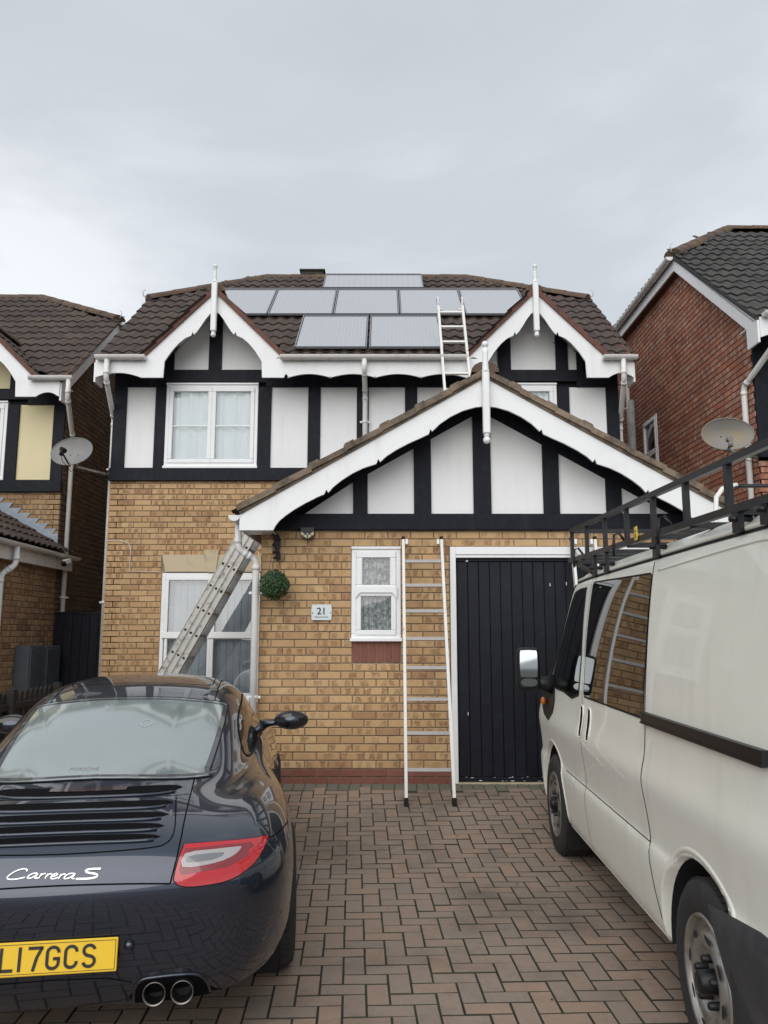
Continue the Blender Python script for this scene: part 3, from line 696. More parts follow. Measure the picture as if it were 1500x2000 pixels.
# ============================================================ HOUSES
TA = .82; AN = math.atan(TA); CA, SA = math.cos(AN), math.sin(AN)
WL, WR, YW = -3.66, 3.18, 10.5            # side walls and front wall of the house
VL, VR, YE, ZE = -3.80, 3.29, 10.12, 4.94 # verges, eave
YV, YR = 12.25, 13.4                      # where the half hip starts, ridge
ZV, ZR = ZE + TA * (YV - YE), ZE + TA * (YR - YE)
YB = 2 * YR - YE                          # back eave
YWB = YB - .35                            # back wall
RL, RR_ = -2.09, 1.43                     # ridge ends
GC = (-2.235, 2.0); GH = .93; GA = 5.90; GS = (GA - 4.955) / GH
def pitched_house(name, label, dx, dy, render, brick, tile, ridge, side_brick, verge_mat='verge_red', full=True):
    D = Vector((dx, dy, 0)); h = thing(name, label, 'house', (dx + (WL + WR) / 2, dy + YW, 0))
    B = Bricks(h); pool = []
    def bd(n, mb, m, parent=None, kind=None, label=None):
        mb.v = [v + D for v in mb.v]; return build(n, mb, m, parent or h, kind, label)
    S = lambda *p: Vector(p) + D
    # ---- walls (mortar faces behind the bricks), left and right gable walls with their half hips
    prof = [(YW + .005, 0), (YWB, 0), (YWB, 4.9), (YB - (YV - YE), ZV - .12), (YV, ZV - .12), (YW + .005, ZE + TA * (YW - YE) - .12)]
    bd('wall', MB().prism(prof, WL + .005, WL + .2, 'x'), 'mortar'); bd('wall', MB().prism(prof, WR - .2, WR - .005, 'x'), 'mortar')
    bd('wall', MB().box(WL + .2, WR - .2, YWB - .2, YWB, 0, 4.9), 'mortar')
    # ---- roof deck and underside
    dk = MB(); lo = .03
    sec = [(YE, ZE - lo), (YV, ZV - lo), (YB - (YV - YE), ZV - lo), (YB, ZE - lo)]
    fr = [(VL, YE, ZE - lo), (VR, YE, ZE - lo), (VR, YV, ZV - lo), (RR_, YR, ZR - lo), (RL, YR, ZR - lo), (VL, YV, ZV - lo)]
    bk = [(x, 2 * YR - y, z) for x, y, z in fr]
    ya = YE + (GA - .06 - ZE) / TA; zm = lambda y: ZE - lo + TA * (y - YE)
    o2 = [(VL, YE)]
    for c in GC: o2 += [(c - GH + .03, YE), (c, ya), (c + GH - .03, YE)]
    o2 += [(VR, YE), (VR, YV), (RR_, YR), (RL, YR), (VL, YV)]
    dk.add([(x, y, zm(y)) for x, y in o2], [list(t) for t in geometry.tessellate_polygon([[Vector((x, y, 0)) for x, y in o2]])]); dk.add(bk, [list(range(6))[::-1]])
    dk.add([(VR, YV, ZV - lo), (VR, 2 * YR - YV, ZV - lo), (RR_, YR, ZR - lo)], [(0, 1, 2)])
    dk.add([(VL, YV, ZV - lo), (VL, 2 * YR - YV, ZV - lo), (RL, YR, ZR - lo)], [(2, 1, 0)])
    bd('roof_deck', dk, 'dark')
    # ---- tiles: front slope, gablets, half hips
    def in_gab(x, z):
        return any(z < GA - GS * abs(x - c) - .02 for c in GC)
    def ins(u, v):
        x, y, z = u, YE + v * CA, ZE + v * SA
        if not VL + .02 < x < VR - .02: return False
        if in_gab(x, z): return False
        if z > ZV:
            k = (z - ZV) / (ZR - ZV)
            return VL + (RL - VL) * k + .03 < x < VR + (RR_ - VR) * k - .03 and z < ZR - .14
        return True
    lay_tiles(h, tile, lambda u, v: S(u, YE - .03 + v * CA, ZE + v * SA), VL, VR, 4.35, ins, pool=pool)
    aB = math.atan(GS); cB, sB = math.cos(aB), math.sin(aB)
    for c in GC:
        for sd in (1, -1):
            def fr2(u, v, c=c, sd=sd):
                x = c + sd * (GH + .03 - v * cB); return S(x, 10.04 + u if sd > 0 else 12.0 - u, 4.955 - .02 + v * sB)
            def in2(u, v, c=c, sd=sd):
                y = 10.04 + u if sd > 0 else 12.0 - u; z = 4.935 + v * sB
                return z > ZE + TA * (y - YE) - .14 and y > 10.0 and z < GA - .19
            lay_tiles(h, tile, fr2, 0, 1.9, 1.4, in2, pool=pool)
            # sloping soffit board under the gablet
            a = S(c + sd * (GH - .02), 0, 4.92); b = S(c, 0, GA - .03)
            sl = MB().add([(c + sd * GH, 10.05, 4.905), (c, 10.05, GA - .05), (c, 11.4, GA - .05), (c + sd * GH, 10.3, 4.905)], [(0, 1, 2, 3)])
            bd('soffit', sl, 'upvc')
        ridge_run(h, S(c, 10.03, GA + .0), S(c, YE + (GA - ZE) / TA + .1, GA + .0), ridge, r=.10)
    for sd, xv, xr in ((1, VR, RR_), (-1, VL, RL)):     # half hip tiles
        run = abs(xv - xr); rise = ZR - ZV; L = math.hypot(run, rise); c2, s2 = run / L, rise / L
        fr3 = (lambda u, v, xv=xv, c2=c2, s2=s2: S(xv + .03 - v * c2, YV + u, ZV + v * s2)) if sd > 0 else (lambda u, v, xv=xv, c2=c2, s2=s2: S(xv - .03 + v * c2, 2 * YR - YV - u, ZV + v * s2))
        half = YR - YV
        lay_tiles(h, tile, fr3, 0, 2 * half, L, lambda u, v, L=L, half=half: abs(u - half) < half * (1 - (v + .13) / L) - .04, pool=pool)
        ridge_run(h, S(xv - sd * .0, YV - .02, ZV + .02), S(xr, YR, ZR - .03), ridge)
        ridge_run(h, S(xv, 2 * YR - YV, ZV + .02), S(xr, YR, ZR - .03), ridge)
        hk = MB().tube([S(xv, YV - .02, ZV + .06) - D, S(xv + sd * .05, YV - .1, ZV + .05) - D, S(xv + sd * .07, YV - .12, ZV + .13) - D, S(xv + sd * .03, YV - .1, ZV + .16) - D], .009, 6)
        bd('hip_iron', hk, 'gutter')
        # side bargeboards, half-hip fascia, soffit and gutter
        xo = xv - sd * .02
        for yy, sg in ((0, 1), (1, -1)):
            pr = [(YE - .07, ZE - .04), (YV, ZV - .03), (YV, ZV - .21), (YE + .20, ZE - .05), (YE + .20, ZE - .30), (YE - .07, ZE - .30)]
            if yy: pr = [(2 * YR - a, b) for a, b in pr]
            bd('bargeboard', MB().prism(pr, xo - .012, xo + .012, 'x'), 'barge')
            pt = [(YE - .07, ZE - .04), (YV, ZV - .03), (YV, ZV + .03), (YE - .07, ZE + .01)]
            if yy: pt = [(2 * YR - a, b) for a, b in pt]
            bd('verge', MB().prism(pt, xo - .03, xo + .02, 'x'), verge_mat if dx < 4 else 'tile_dark')
        xw = WR if sd > 0 else WL
        bd('fascia', MB().box(xo - .012, xo + .012, YV + .002, 2 * YR - YV - .002, ZV - .21, ZV - .05), 'barge')
        for p0, p1 in (((YE - .02, ZE - .22), (YV, ZV - .20)), ((YV, ZV - .20), (2 * YR - YV, ZV - .20)), ((2 * YR - YV, ZV - .2), (YB, ZE - .22))):
            bd('soffit', MB().add([(xw, p0[0], p0[1]), (xo - sd * .013, p0[0], p0[1]), (xo - sd * .013, p1[0], p1[1]), (xw, p1[0], p1[1])], [(0, 1, 2, 3)]), 'verge_red' if dx > 4 else 'upvc')
        gutter(h, S(xo + sd * .075, YV - .05, ZV - .02), S(xo + sd * .075, 2 * YR - YV + .05, ZV - .02), clips=6)
    ridge_run(h, S(RL, YR, ZR - .035), S(RR_, YR, ZR - .035), ridge)
    finish_tiles(h, pool)
    # ---- front: fascia, bargeboards, gutters
    yb0, yb1 = 10.03, 10.055
    half = [(0, GA - .04), (GH, 4.955), (GH, 4.69), (.645, 4.69), (.635, 4.91), (.60, 4.966), (.56, 5.03), (.51, 5.096), (.45, 5.165), (.38, 5.225), (.30, 5.262), (.282, 5.315), (.262, 5.275), (.22, 5.325), (.17, 5.40), (.12, 5.485), (.06, 5.565), (0, 5.60)]
    for c in GC:
        for sd in (1, -1):
            bd('bargeboard', MB().prism([(c + sd * a, b) for a, b in half], yb0, yb1), 'barge')
            L = math.hypot(GH, GA - 4.955); n = 5
            bd('verge', MB().obox((c + sd * (GH + .02), 10.035, 4.955), (c + sd * .0, 10.035, GA + .0), .07, .06, up=(0, 0, 1)), verge_mat)
        fin = MB(); fy = 9.985
        fin.bbox(c - .036, c + .036, fy - .036, fy + .036, 5.30, 5.98, .010)
        fin.lathe([(.036, 5.98), (.028, 6.0), (.022, 6.03), (.026, 6.05), (.020, 6.12), (.016, 6.16), (.024, 6.17), (.012, 6.185)], (c, fy, 0))
        fin.sphere((c, fy, 6.205), .03, 14, 9)
        fin.lathe([(.02, 5.30), (.03, 5.285), (.016, 5.275)], (c, fy, 0)); fin.sphere((c, fy, 5.255), .034, 14, 9)
        bd('finial', fin, 'barge')
    def fasc(x0, x1, cusps, rise=.05):
        s_ = scallop(x0, x1, 4.69, rise, cusps)
        bd('fascia', MB().prism([(x0, 4.93)] + s_ + [(x1, 4.93)], yb0, yb1), 'barge')
    fasc(GC[0] + GH + .001, GC[1] - GH - .001, [-1.25 + .0, -.70, -.11, .48])
    fasc(VL + .03, GC[0] - GH - .001, [], .065); fasc(GC[1] + GH + .001, VR - .03, [], .065)
    for a, b in ((VL + .02, GC[0] - GH), (GC[0] + GH, GC[1] - GH), (GC[1] + GH, VR - .02)):
        bd('soffit', MB().box(a, b, yb1, YW, 4.90, 4.915), 'upvc')
    gutter(h, S(GC[0] + GH - .04, 9.968, 4.965), S(GC[1] - GH + .02, 9.968, 4.965), clips=5)
    gutter(h, S(VL + .05, 9.968, 4.965), S(GC[0] - GH + .06, 9.968, 4.965), clips=2)
    gutter(h, S(GC[1] + GH - .08, 9.968, 4.965), S(VR + (.18 if dx < -1 else 0), 9.968, 4.965), clips=2)
    run_pipe(h, [S(-.255, 9.968, 4.92), S(-.255, 9.968, 4.77), S(-.255, 10.43, 4.60), S(-.255, 10.43, 3.2)], clips=[S(-.255, 10.43, 4.2)])
    run_pipe(h, [S(VL + .20, 9.968, 4.92), S(VL + .20, 9.968, 4.66), S(WL - .05, 10.66, 4.30), S(WL - .05, 10.66, 0.05)], clips=[S(WL - .05, 10.66, 3.6), S(WL - .05, 10.66, 1.8)])
    pj = .12 if dx < -1 else -.18
    run_pipe(h, [S(VR + pj, 9.968, 4.92), S(VR + pj, 9.968, 4.66), S(WR + .06, 10.66, 4.24), S(WR + .06, 10.66, 0.05)], m='gutter' if dx < -1 else 'pipe', clips=[S(WR + .06, 10.66, 3.9), S(WR + .06, 10.66, 1.9)])
    # ---- timber framing of the upper storey
    for a_, b_ in ((WL + .02, -2.952), (-1.70, 1.733), (2.346, WR - .02)): bd('backing', MB().box(a_, b_, YW + .051, YW + .09, 3.40, 5.0), 'dark')
    bd('backing', MB().box(-2.952, -1.70, YW + .051, YW + .09, 4.735, 5.0).box(1.733, 2.346, YW + .051, YW + .09, 4.735, 5.0), 'dark')
    for c in GC: bd('backing', MB().prism([(c - .9, 4.95), (c + .9, 4.95), (c, 5.86)], YW + .051, YW + .06), 'dark')
    def beam(x0, x1, z0, z1, y=YW - .028): return bd('timber_beam', MB().bbox(x0, x1, y, YW + .04, z0, z1, .003), 'timber')
    def panel(x0, x1, z0, z1): return bd('render_panel', MB().box(x0 + .001, x1 - .001, YW, YW + .05, z0 + .001, z1 - .001), render)
    beam(WL - .01, WR + .01, 3.405, 3.578, YW - .055)
    wL = (-2.95, -1.70); wR = (1.735, 2.346)
    studs = [(WL, -3.485), (-3.096, -2.952), (-1.700, -1.527), (-1.027, -.861), (-.368, -.208), (.285, .451), (.95, 1.11), (1.555, 1.733), (2.346, 2.513), (3.013, WR)]
    TOP0, TOP1 = 4.705, 4.899
    for a, b in studs:
        beam(a, b, 3.579, TOP0 - .001)
    xs = [(-3.485, -3.096), (-1.527, -1.027), (-.861, -.368), (-.208, .285), (.451, .95), (1.11, 1.555), (2.513, 3.013)]
    for a, b in xs: panel(a, b, 3.579, TOP0 - .001)
    beam(WL, -2.99, TOP0, TOP1, YW - .024); beam(-1.60, 1.38, TOP0, TOP1, YW - .024); beam(2.62, WR, TOP0, TOP1, YW - .024)
    for c, st in ((GC[0], [(-2.393, -2.218)]), (GC[1], [(1.555, 1.733), (2.346, 2.513)])):
        x0, x1 = c - .66, c + .66
        beam(x0, x1, 4.765 if c < 0 else 4.78, 4.945, YW - .031)
        zt = lambda x, c=c: GA - GS * abs(x - c) - .06
        cuts = [x0] + [v for p in st for v in p] + [x1]
        for (a, b) in st: bd('timber_beam', MB().prism([(a, 4.946), (b, 4.946), (b, zt(b)), (max(a, min(b, c)), zt(max(a, min(b, c)))), (a, zt(a))], YW - .028, YW + .04), 'timber')
        for i in range(0, len(cuts), 2):
            a, b = cuts[i] + .001, cuts[i + 1] - .001
            mid = [(c, zt(c))] if a < c < b else []
            bd('render_panel', MB().prism([(a, 4.946), (b, 4.946), (b, zt(b))] + mid + [(a, zt(a))], YW, YW + .045), render)
        for sgn in (-1, 1):
            xx = c + sgn * .69; bd('timber_beam', MB().bbox(xx - .06, xx + .03 if sgn > 0 else xx + .06, YW - .026, YW + .04, 4.71, 5.20, .003), 'timber')
    # upper windows
    def win(x0, x1, z0, z1, n=2, seed=0, drape='curtain'):
        w2 = (x1 - x0 - .09) / n; P = []
        for i in range(n):
            a = x0 + .045 + i * w2; P.append((a, a + w2, z0 + .045, z1 - .045, .055, (z0 + z1) / 2 - .01))
        return window(h, x0, x1, z0, z1, YW - .02, P, org=S(0, 0, 0), drape=drape, waves=6, seed=seed, trickle=True)
    win(-2.948, -1.704, 3.60, 4.735, seed=3 + int(abs(dx)))
    bd('room_box', MB().box(-2.9, -1.75, YW + .26, YW + .3, 3.6, 4.7), 'room')
    win(1.737, 2.342, 3.60, 4.735, n=1, seed=5)
    # ---- bricks of the ground floor and sides
    bd('wall', MB().box(WL + .005, WR - .005, YW + .005, YW + .2, 0, 3.405), 'mortar') if not full else None
    return h, B, bd, S

# ------------------------------------------------------------ our house
main, BK, bd, S = pitched_house('detached_house', 'middle detached house with white and black timbered upper floor and buff brick below', 0, 0, 'render', 'buff', 'tile', 'ridge', 'buff')
def hw(*a, **k): return build(*a, **k)
# ground floor wall of the main block with its window hole
wx0, wx1, wz0, wz1 = -2.907, -1.62, .55, 2.175
bd('wall', MB().box(WL + .005, wx0, YW + .005, YW + .2, 0, 3.404), 'mortar'); bd('wall', MB().box(wx0, wx1, YW + .005, YW + .2, wz1, 3.404), 'mortar')
bd('wall', MB().box(wx0, wx1, YW + .005, YW + .2, 0, wz0), 'mortar'); bd('wall', MB().box(wx1, WR - .005, YW + .005, YW + .2, 0, 3.404), 'mortar')
BK.wall((WL, YW, 0), 0, WR - WL, .15, 3.405, 'buff', holes=[(wx0 - WL - .005, wx1 - WL + .005, wz0 - .03, wz1 + .02), (wx0 - WL - .02, -1.5 - WL, wz1, 2.415), (-2.35 - WL, -2.185 - WL, 2.38, 2.49), (2.42, 6.9, 0, 3.0)])
BK.wall((WL, YW, 0), 0, 2.3, 0, .15, 'red')
BK.wall((WL, 16.3, 0), -math.pi / 2, 5.8, 0, 4.8, 'buff', bias=.0)
BK.wall((WR, YW, 0), math.pi / 2, 5.8, 0, 4.8, 'buff_far', bias=.0)
# corner bead / lintel and keystone
bd('lintel', MB().prism([(-2.917, 2.415), (-2.36, 2.415), (-2.31, 2.192), (-2.87, 2.192)], YW - .03, YW + .1), 'stone')
bd('keystone', MB().prism([(-2.362, 2.478), (-2.170, 2.478), (-2.205, 2.185), (-2.308, 2.185)], YW - .05, YW + .1), 'stone')
bd('lintel', MB().prism([(-2.177, 2.415), (-1.55, 2.415), (-1.6, 2.192), (-2.203, 2.192)], YW - .03, YW + .1), 'stone')
mx_ = -2.25; tz = 1.36
window(main, wx0, wx1, wz0, wz1, YW - .012, [(wx0 + .045, mx_, tz, wz1 - .045, .05, None), (mx_, wx1 - .045, tz, wz1 - .045, .05, None), (wx0 + .06, mx_, wz0 + .045, tz + .0, .04, None), (mx_, wx1 - .06, wz0 + .045, tz, .04, None)], glass='glass_dim', drape='blind')
fw = bd('window_rail', MB().bbox(wx0 + .03, wx1 - .03, YW - .045, YW + .02, tz - .03, tz + .05), 'upvc')

# garage wing: front wall with small window and door
YG = 7.8; GX0, GX1 = -1.20, 3.05; DX0, DX1, DZ = .70, 2.83, 2.125
sx0, sx1, sz0, sz1 = -.316, .163, 1.346, 2.214
for a, b, c, d in ((GX0, sx0, 0, 2.4), (sx0, sx1, sz1, 2.4), (sx0, sx1, 0, sz0), (sx1, .64, 0, 2.4), (.64, 2.89, 2.232, 2.4), (2.89, GX1, 0, 2.4)):
    build('garage_wall', MB().box(a, b, YG + .005, YG + .1, c, d), 'mortar', main)
build('garage_wall', MB().box(GX0 + .012, GX0 + .1, YG + .1, YW, 0, 2.5), 'mortar', main)
build('garage_wall', MB().box(GX1 - .1, GX1 - .012, YG + .1, YW, 0, 2.5), 'mortar', main)
BK.wall((GX0, YG, 0), 0, GX1 - GX0, .135, 2.395, 'buff', zbase=-.015, holes=[(sx0 - GX0, sx1 - GX0, sz0, sz1 + .02), (sx0 - GX0 + .01, sx1 - GX0, 1.113, sz0), (.64 - GX0, 2.89 - GX0, -1, 2.245)])
BK.wall((GX0, YG, 0), 0, GX1 - GX0, -.02, .135, 'red', zbase=-.015, holes=[(.64 - GX0, 2.89 - GX0, -1, 2.245)])
BK.wall((GX0, YW, 0), -math.pi / 2, YW - YG, 0, 2.45, 'buff', zbase=-.015, bias=0)
BK.wall((GX1, YG, 0), math.pi / 2, YW - YG, 0, 2.45, 'buff', zbase=-.015, bias=0)
for i in range(6):
    BK.add((sx0 + .045 + i * .0775, YG + .004, 1.228), 0, .0665, .215, 'red')
window(main, sx0, sx1, sz0, sz1, YG - .012, [(sx0 + .045, sx1 - .045, 1.80, sz1 - .03, .06, None), (sx0 + .045, sx1 - .045, sz0 + .03, 1.80, .05, None)], drape='lace', waves=5, seed=9, trickle=True)
build('window_rail', MB().prism([(sx0 + .04, 1.84), (sx1 - .04, 1.84), (sx1 - .04, 1.73), (sx1 - .065, 1.765), (sx1 - .085, 1.785), (sx0 + .085, 1.785), (sx0 + .065, 1.765), (sx0 + .04, 1.73)], YG - .052, YG - .036), 'upvc', main)
fr = build('door_frame', MB().bbox(.643, DX0, YG - .03, YG + .06, 0.0, 2.232).bbox(DX1, 2.89, YG - .03, YG + .06, 0, 2.232).bbox(DX0, DX1, YG - .03, YG + .06, DZ + .03, 2.232).bbox(DX0, DX1, YG - .018, YG + .06, DZ, DZ + .03), 'upvc', main)
gd = build('garage_door', MB().box(DX0 + .01, DX1 - .01, YG + .045, YG + .07, .012, DZ - .005), 'door', main)
pw = .1065; x = DX0 + .012; k = 0
while x < DX1 - .02:
    x1 = min(x + pw, DX1 - .012); build('plank', MB().bbox(x + .0015, x1 - .0015, YG + .026, YG + .046, .055, DZ - .035, .004), 'door', gd); x += pw
build('bottom_rail', MB().bbox(DX0 + .012, DX1 - .012, YG + .020, YG + .046, .014, .052), 'door', gd)
build('top_rail', MB().bbox(DX0 + .012, DX1 - .012, YG + .020, YG + .046, DZ - .033, DZ - .006), 'door', gd)
ch = MB(); rr = random.Random(3)
for i in range(46):      # flaked paint along the foot of the door
    cx = DX0 + .05 + rr.random() * 1.9; cz = rr.choice((.052, .05, .02)) + rr.uniform(-.004, .004); w_ = rr.uniform(.004, .03)
    ch.box(cx, cx + w_, YG + .0185, YG + .0205, cz, cz + rr.uniform(.002, .006))
for px_, pz in ((.80, .62), (1.62, 1.85), (1.78, 1.86)): ch.box(px_, px_ + .006, YG + .0245, YG + .0262, pz, pz + .03)
build('flaked_paint', ch, 'upvc', gd, kind='stuff')
build('lock', MB().bbox(.80, .825, YG + .01, YG + .02, 2.085, 2.105), 'alu', gd)
build('threshold', MB().box(DX0, DX1, YG - .02, YG + .07, -.02, .008), 'stone', main)

# garage gable: boards, framing, roof
c0 = .972; gh = 2.325; gz0, gz1 = 2.522, 3.856; gs = (gz1 - gz0) / gh; yb = 7.42
inner = [(gh, 2.348), (2.01, 2.348), (1.985, 2.395), (1.95, 2.44), (1.89, 2.49), (1.82, 2.54), (1.72, 2.60), (1.60, 2.662), (1.535, 2.69), (1.515, 2.735), (1.497, 2.705), (1.45, 2.76), (1.37, 2.825), (1.27, 2.89), (1.17, 2.94), (1.045, 2.982),
         (1.027, 3.03), (1.008, 3.0), (.95, 3.055), (.86, 3.115), (.74, 3.18), (.62, 3.235), (.545, 3.272), (.53, 3.32), (.512, 3.298), (.44, 3.37), (.34, 3.44), (.22, 3.50), (.10, 3.535), (0, 3.545)]
for sd in (1, -1):
    build('bargeboard', MB().prism([(c0, gz1 - .03), (c0 + sd * gh, gz0 - .03)] + [(c0 + sd * a, b) for a, b in inner], yb - .014, yb + .014), 'barge', main)
    n = 7; nn = 0
    for i in range(n):
        t0, t1 = i / n, (i + 1) / n; lift = .012
        p0 = Vector((c0 + sd * gh * (1 - t0) * 1.012, yb - .012 + rnd.uniform(-.006, .004), gz0 + (gz1 - gz0) * t0 + .018 + lift)); p1 = Vector((c0 + sd * gh * (1 - t1), yb - .012, gz0 + (gz1 - gz0) * t1 + .022))
        build('verge_tile', MB().obox(p0, p1, .09, .052 + rnd.uniform(-.004, .006)), 'verge_grey', main)
        q0 = p0 + Vector((0, 0, .0)); 
        if rnd.random() < .7: build('verge_clip', MB().obox(p0 + Vector((0, -.01, .035)), p0.lerp(p1, .25) + Vector((0, -.01, .035)), .05, .02), 'verge_grey', main)
    build('mortar_bed', MB().obox((c0 + sd * gh, yb - .004, gz0 - .012), (c0, yb - .004, gz1 - .012), .05, .03), 'verge_grey', main)
    build('roof_deck', MB().add([(c0 + sd * gh, yb, gz0 - .02), (c0, yb, gz1 - .02), (c0, YW, gz1 - .02), (c0 + sd * gh, YW, gz0 - .02)], [(0, 1, 2, 3)]), 'dark', main)
    build('soffit', MB().add([(c0 + sd * gh, yb + .015, gz0 - .17), (c0 + sd * 2.02, yb + .015, gz0 - .17), (c0 + sd * 2.02, YG, gz0 - .17), (c0 + sd * gh, YG, gz0 - .17)], [(0, 1, 2, 3)]), 'upvc', main)
    xs_ = c0 + sd * (gh - .02)
    build('fascia', MB().box(xs_ - .01, xs_ + .01, yb + .015, YW - .01, gz0 - .18, gz0 - .03), 'barge', main)
pool = []; aG = math.atan(gs); cG, sG = math.cos(aG), math.sin(aG)
lay_tiles(main, 'tile', lambda u, v: Vector((c0 + gh + .03 - v * cG, yb + .05 + u, gz0 + .0 + v * sG)), 0, 3.0, 2.6, lambda u, v: v < 2.62 and u < 3.0, pool=pool)
lay_tiles(main, 'tile', lambda u, v: Vector((c0 - gh - .03 + v * cG, YW - u, gz0 + .0 + v * sG)), 0, 3.0, 2.6, lambda u, v: v < 2.62 and u < 3.0, pool=pool)
finish_tiles(main, pool, 0)
ridge_run(main, (c0, yb - .05, gz1 + .03), (c0, YW, gz1 + .03), 'ridge', r=.115)
# framing in the garage gable
build('timber_beam', MB().bbox(GX0 + .03, GX1 + .1, YG - .05, YG + .05, 2.398, 2.556, .004), 'timber', main)
build('backing', MB().prism([(c0 - 2.1, 2.55), (c0 + 2.1, 2.55), (c0, 3.78)], YG + .055, YG + .08), 'timber', main)
zl = lambda x: gz1 - gs * abs(x - c0) - .04
zpan = lambda x: 3.60 - .565 * abs(x - c0)
sts = [(-.305, -.163), (.297, .467), (.885, 1.06), (1.575, 1.734), (2.194, 2.348)]
for a, b in sts:
    pts = [(a, 2.557), (b, 2.557), (b, zl(b))] + ([(c0, zl(c0))] if a < c0 < b else []) + [(a, zl(a))]
    build('timber_beam', MB().prism(pts, YG - .028, YG + .05), 'timber', main)
ed = [-.79] + [v for p in sts for v in p] + [2.83]
for i in range(0, len(ed), 2):
    a, b = ed[i] + .001, ed[i + 1] - .001
    P = [(a, 2.557), (b, 2.557), (b, max(2.557, zpan(b))), (a, max(2.557, zpan(a)))]
    if i == 0: P = [(a, 2.557), (b, 2.557), (b, zpan(b))]
    if i == len(ed) - 2: P = [(a, 2.557), (b, 2.557), (a, zpan(a))]
    build('render_panel', MB().prism(P, YG - .003, YG + .054), 'render', main)
for sd in (1, -1):      # sloping rafter boards above the panels
    build('timber_beam', MB().prism([(c0 + sd * .0, zl(c0)), (c0 + sd * .0, zpan(c0)), (c0 + sd * 2.03, zpan(c0 + 2.03)), (c0 + sd * 2.1, zl(c0 + 2.1))], YG - .02, YG + .052), 'timber', main)
fin = MB(); fy = 7.36
fin.bbox(c0 - .034, c0 + .034, fy - .034, fy + .034, 3.26, 3.87, .010)
fin.lathe([(.034, 3.87), (.038, 3.885), (.03, 3.90), (.032, 3.92), (.026, 3.98), (.028, 4.05), (.032, 4.09), (.02, 4.10), (.018, 4.115)], (c0, fy, 0)); fin.sphere((c0, fy, 4.145), .033, 14, 9)
fin.lathe([(.018, 3.26), (.032, 3.245), (.016, 3.23)], (c0, fy, 0)); fin.sphere((c0, fy, 3.20), .036, 14, 9)
build('finial', fin, 'barge', main)
# gutters and pipes of the garage wing
gutter(main, (c0 - gh - .05, yb - .02, 2.49), (c0 - gh - .05, YW - .02, 2.49), clips=4)
gutter(main, (c0 + gh + .05, yb - .02, 2.49), (c0 + gh + .05, YW - .02, 2.49), clips=4)
run_pipe(main, [(-1.40, 7.62, 2.45), (-1.40, 7.62, 2.19), (-1.235, 7.70, 2.10), (-1.235, 7.72, .02)], clips=[(-1.235, 7.72, 1.78), (-1.235, 7.72, .8)])
BK.finish()
# boxed gas terminal on the ridge
vt = MB().bbox(-1.46, -1.07, 13.30, 13.55, 7.50, 7.715, .01).bbox(-1.49, -1.04, 13.28, 13.57, 7.715, 7.75, .008)
build('ridge_terminal', vt, 'fence', main)
# thin white cable on the brick wall
build('cable', MB().tube([(-3.655, YW - .016, 2.6), (-3.5, YW - .016, 2.61), (-3.37, YW - .016, 2.57), (-3.34, YW - .016, 2.5), (-3.345, YW - .016, 2.20), (-2.9, YW - .016, 2.185)], .004, 6), 'pipe', main)

# ------------------------------------------------------------ left neighbour
LDX, LDY = -7.84, .85
left, LB, lbd, LS = pitched_house('detached_house', 'left neighbouring house with cream render panels, black beams and a shaded brick side wall', LDX, LDY, 'cream', 'buff_far', 'tile', 'ridge', 'buff_far')
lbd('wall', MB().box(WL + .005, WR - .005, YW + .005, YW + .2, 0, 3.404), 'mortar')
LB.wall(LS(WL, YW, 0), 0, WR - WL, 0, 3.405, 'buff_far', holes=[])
LB.wall(LS(WR, YW, 0), math.pi / 2, 5.8, 0, 6.5, 'buff_shaded', clip=lambda z: (0, 5.8) if z < 5.0 else (max(0, (z + .1 - ZE) / TA + YE - YW), 5.8 - max(0, (z + .1 - 4.9) / TA - .2)))
lx = LDX + WR                               # right side wall of the neighbour
build('side_wall', MB().box(lx - 4.3, lx - .005, 8.305, 8.5, 0, 2.45), 'mortar', left)
build('side_wall', MB().box(lx - .2, lx - .005, 8.5, 11.35, 0, 2.45), 'mortar', left)
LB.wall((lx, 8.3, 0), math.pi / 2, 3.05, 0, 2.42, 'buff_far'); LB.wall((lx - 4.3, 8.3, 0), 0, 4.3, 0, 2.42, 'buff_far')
LB.finish()
ex = lx + .13; ez = 2.50; sl = .56; rx_ = lx - 2.15
pool = []; aL = math.atan(sl); cL, sL = math.cos(aL), math.sin(aL)
lay_tiles(left, 'tile', lambda u, v: Vector((ex + .03 - v * cL, 8.0 + u, ez + .03 + v * sL)), 0, 3.3, 2.6, lambda u, v: True, pool=pool)
lay_tiles(left, 'tile', lambda u, v: Vector((2 * rx_ - ex - .03 + v * cL, 11.35 - u, ez + .03 + v * sL)), 0, 3.3, 2.6, lambda u, v: True, pool=pool)
finish_tiles(left, pool, 0)
build('roof_deck', MB().add([(ex, 8.0, ez), (ex, 11.34, ez), (rx_, 11.34, ez + (ex - rx_) * sl), (rx_, 8.0, ez + (ex - rx_) * sl), (2 * rx_ - ex, 11.34, ez), (2 * rx_ - ex, 8.0, ez)], [(0, 1, 2, 3), (3, 2, 4, 5)]), 'dark', left)
build('gable_panel', MB().prism([(lx - 4.3, 2.45), (lx, 2.45), (rx_, 2.45 + 2.15 * sl)], 8.3, 8.35), 'cream', left)
build('fascia', MB().box(ex - .035, ex - .012, 8.0, 11.62, ez - .22, ez - .02), 'gutter', left)
build('soffit', MB().box(lx, ex - .035, 8.0, 11.36, ez - .215, ez - .205), 'upvc', left)
gutter(left, (ex + .045, 8.0, ez - .0), (ex + .045, 11.66, ez - .02), clips=9)
run_pipe(left, [(ex + .045, 9.72, ez - .04), (ex + .045, 9.72, ez - .28), (lx + .05, 9.62, ez - .40), (lx + .05, 9.62, 0)], m='upvc')
fl = [( -4.68, 2.60)]
x = -4.68; z = 2.66; top_pts = []
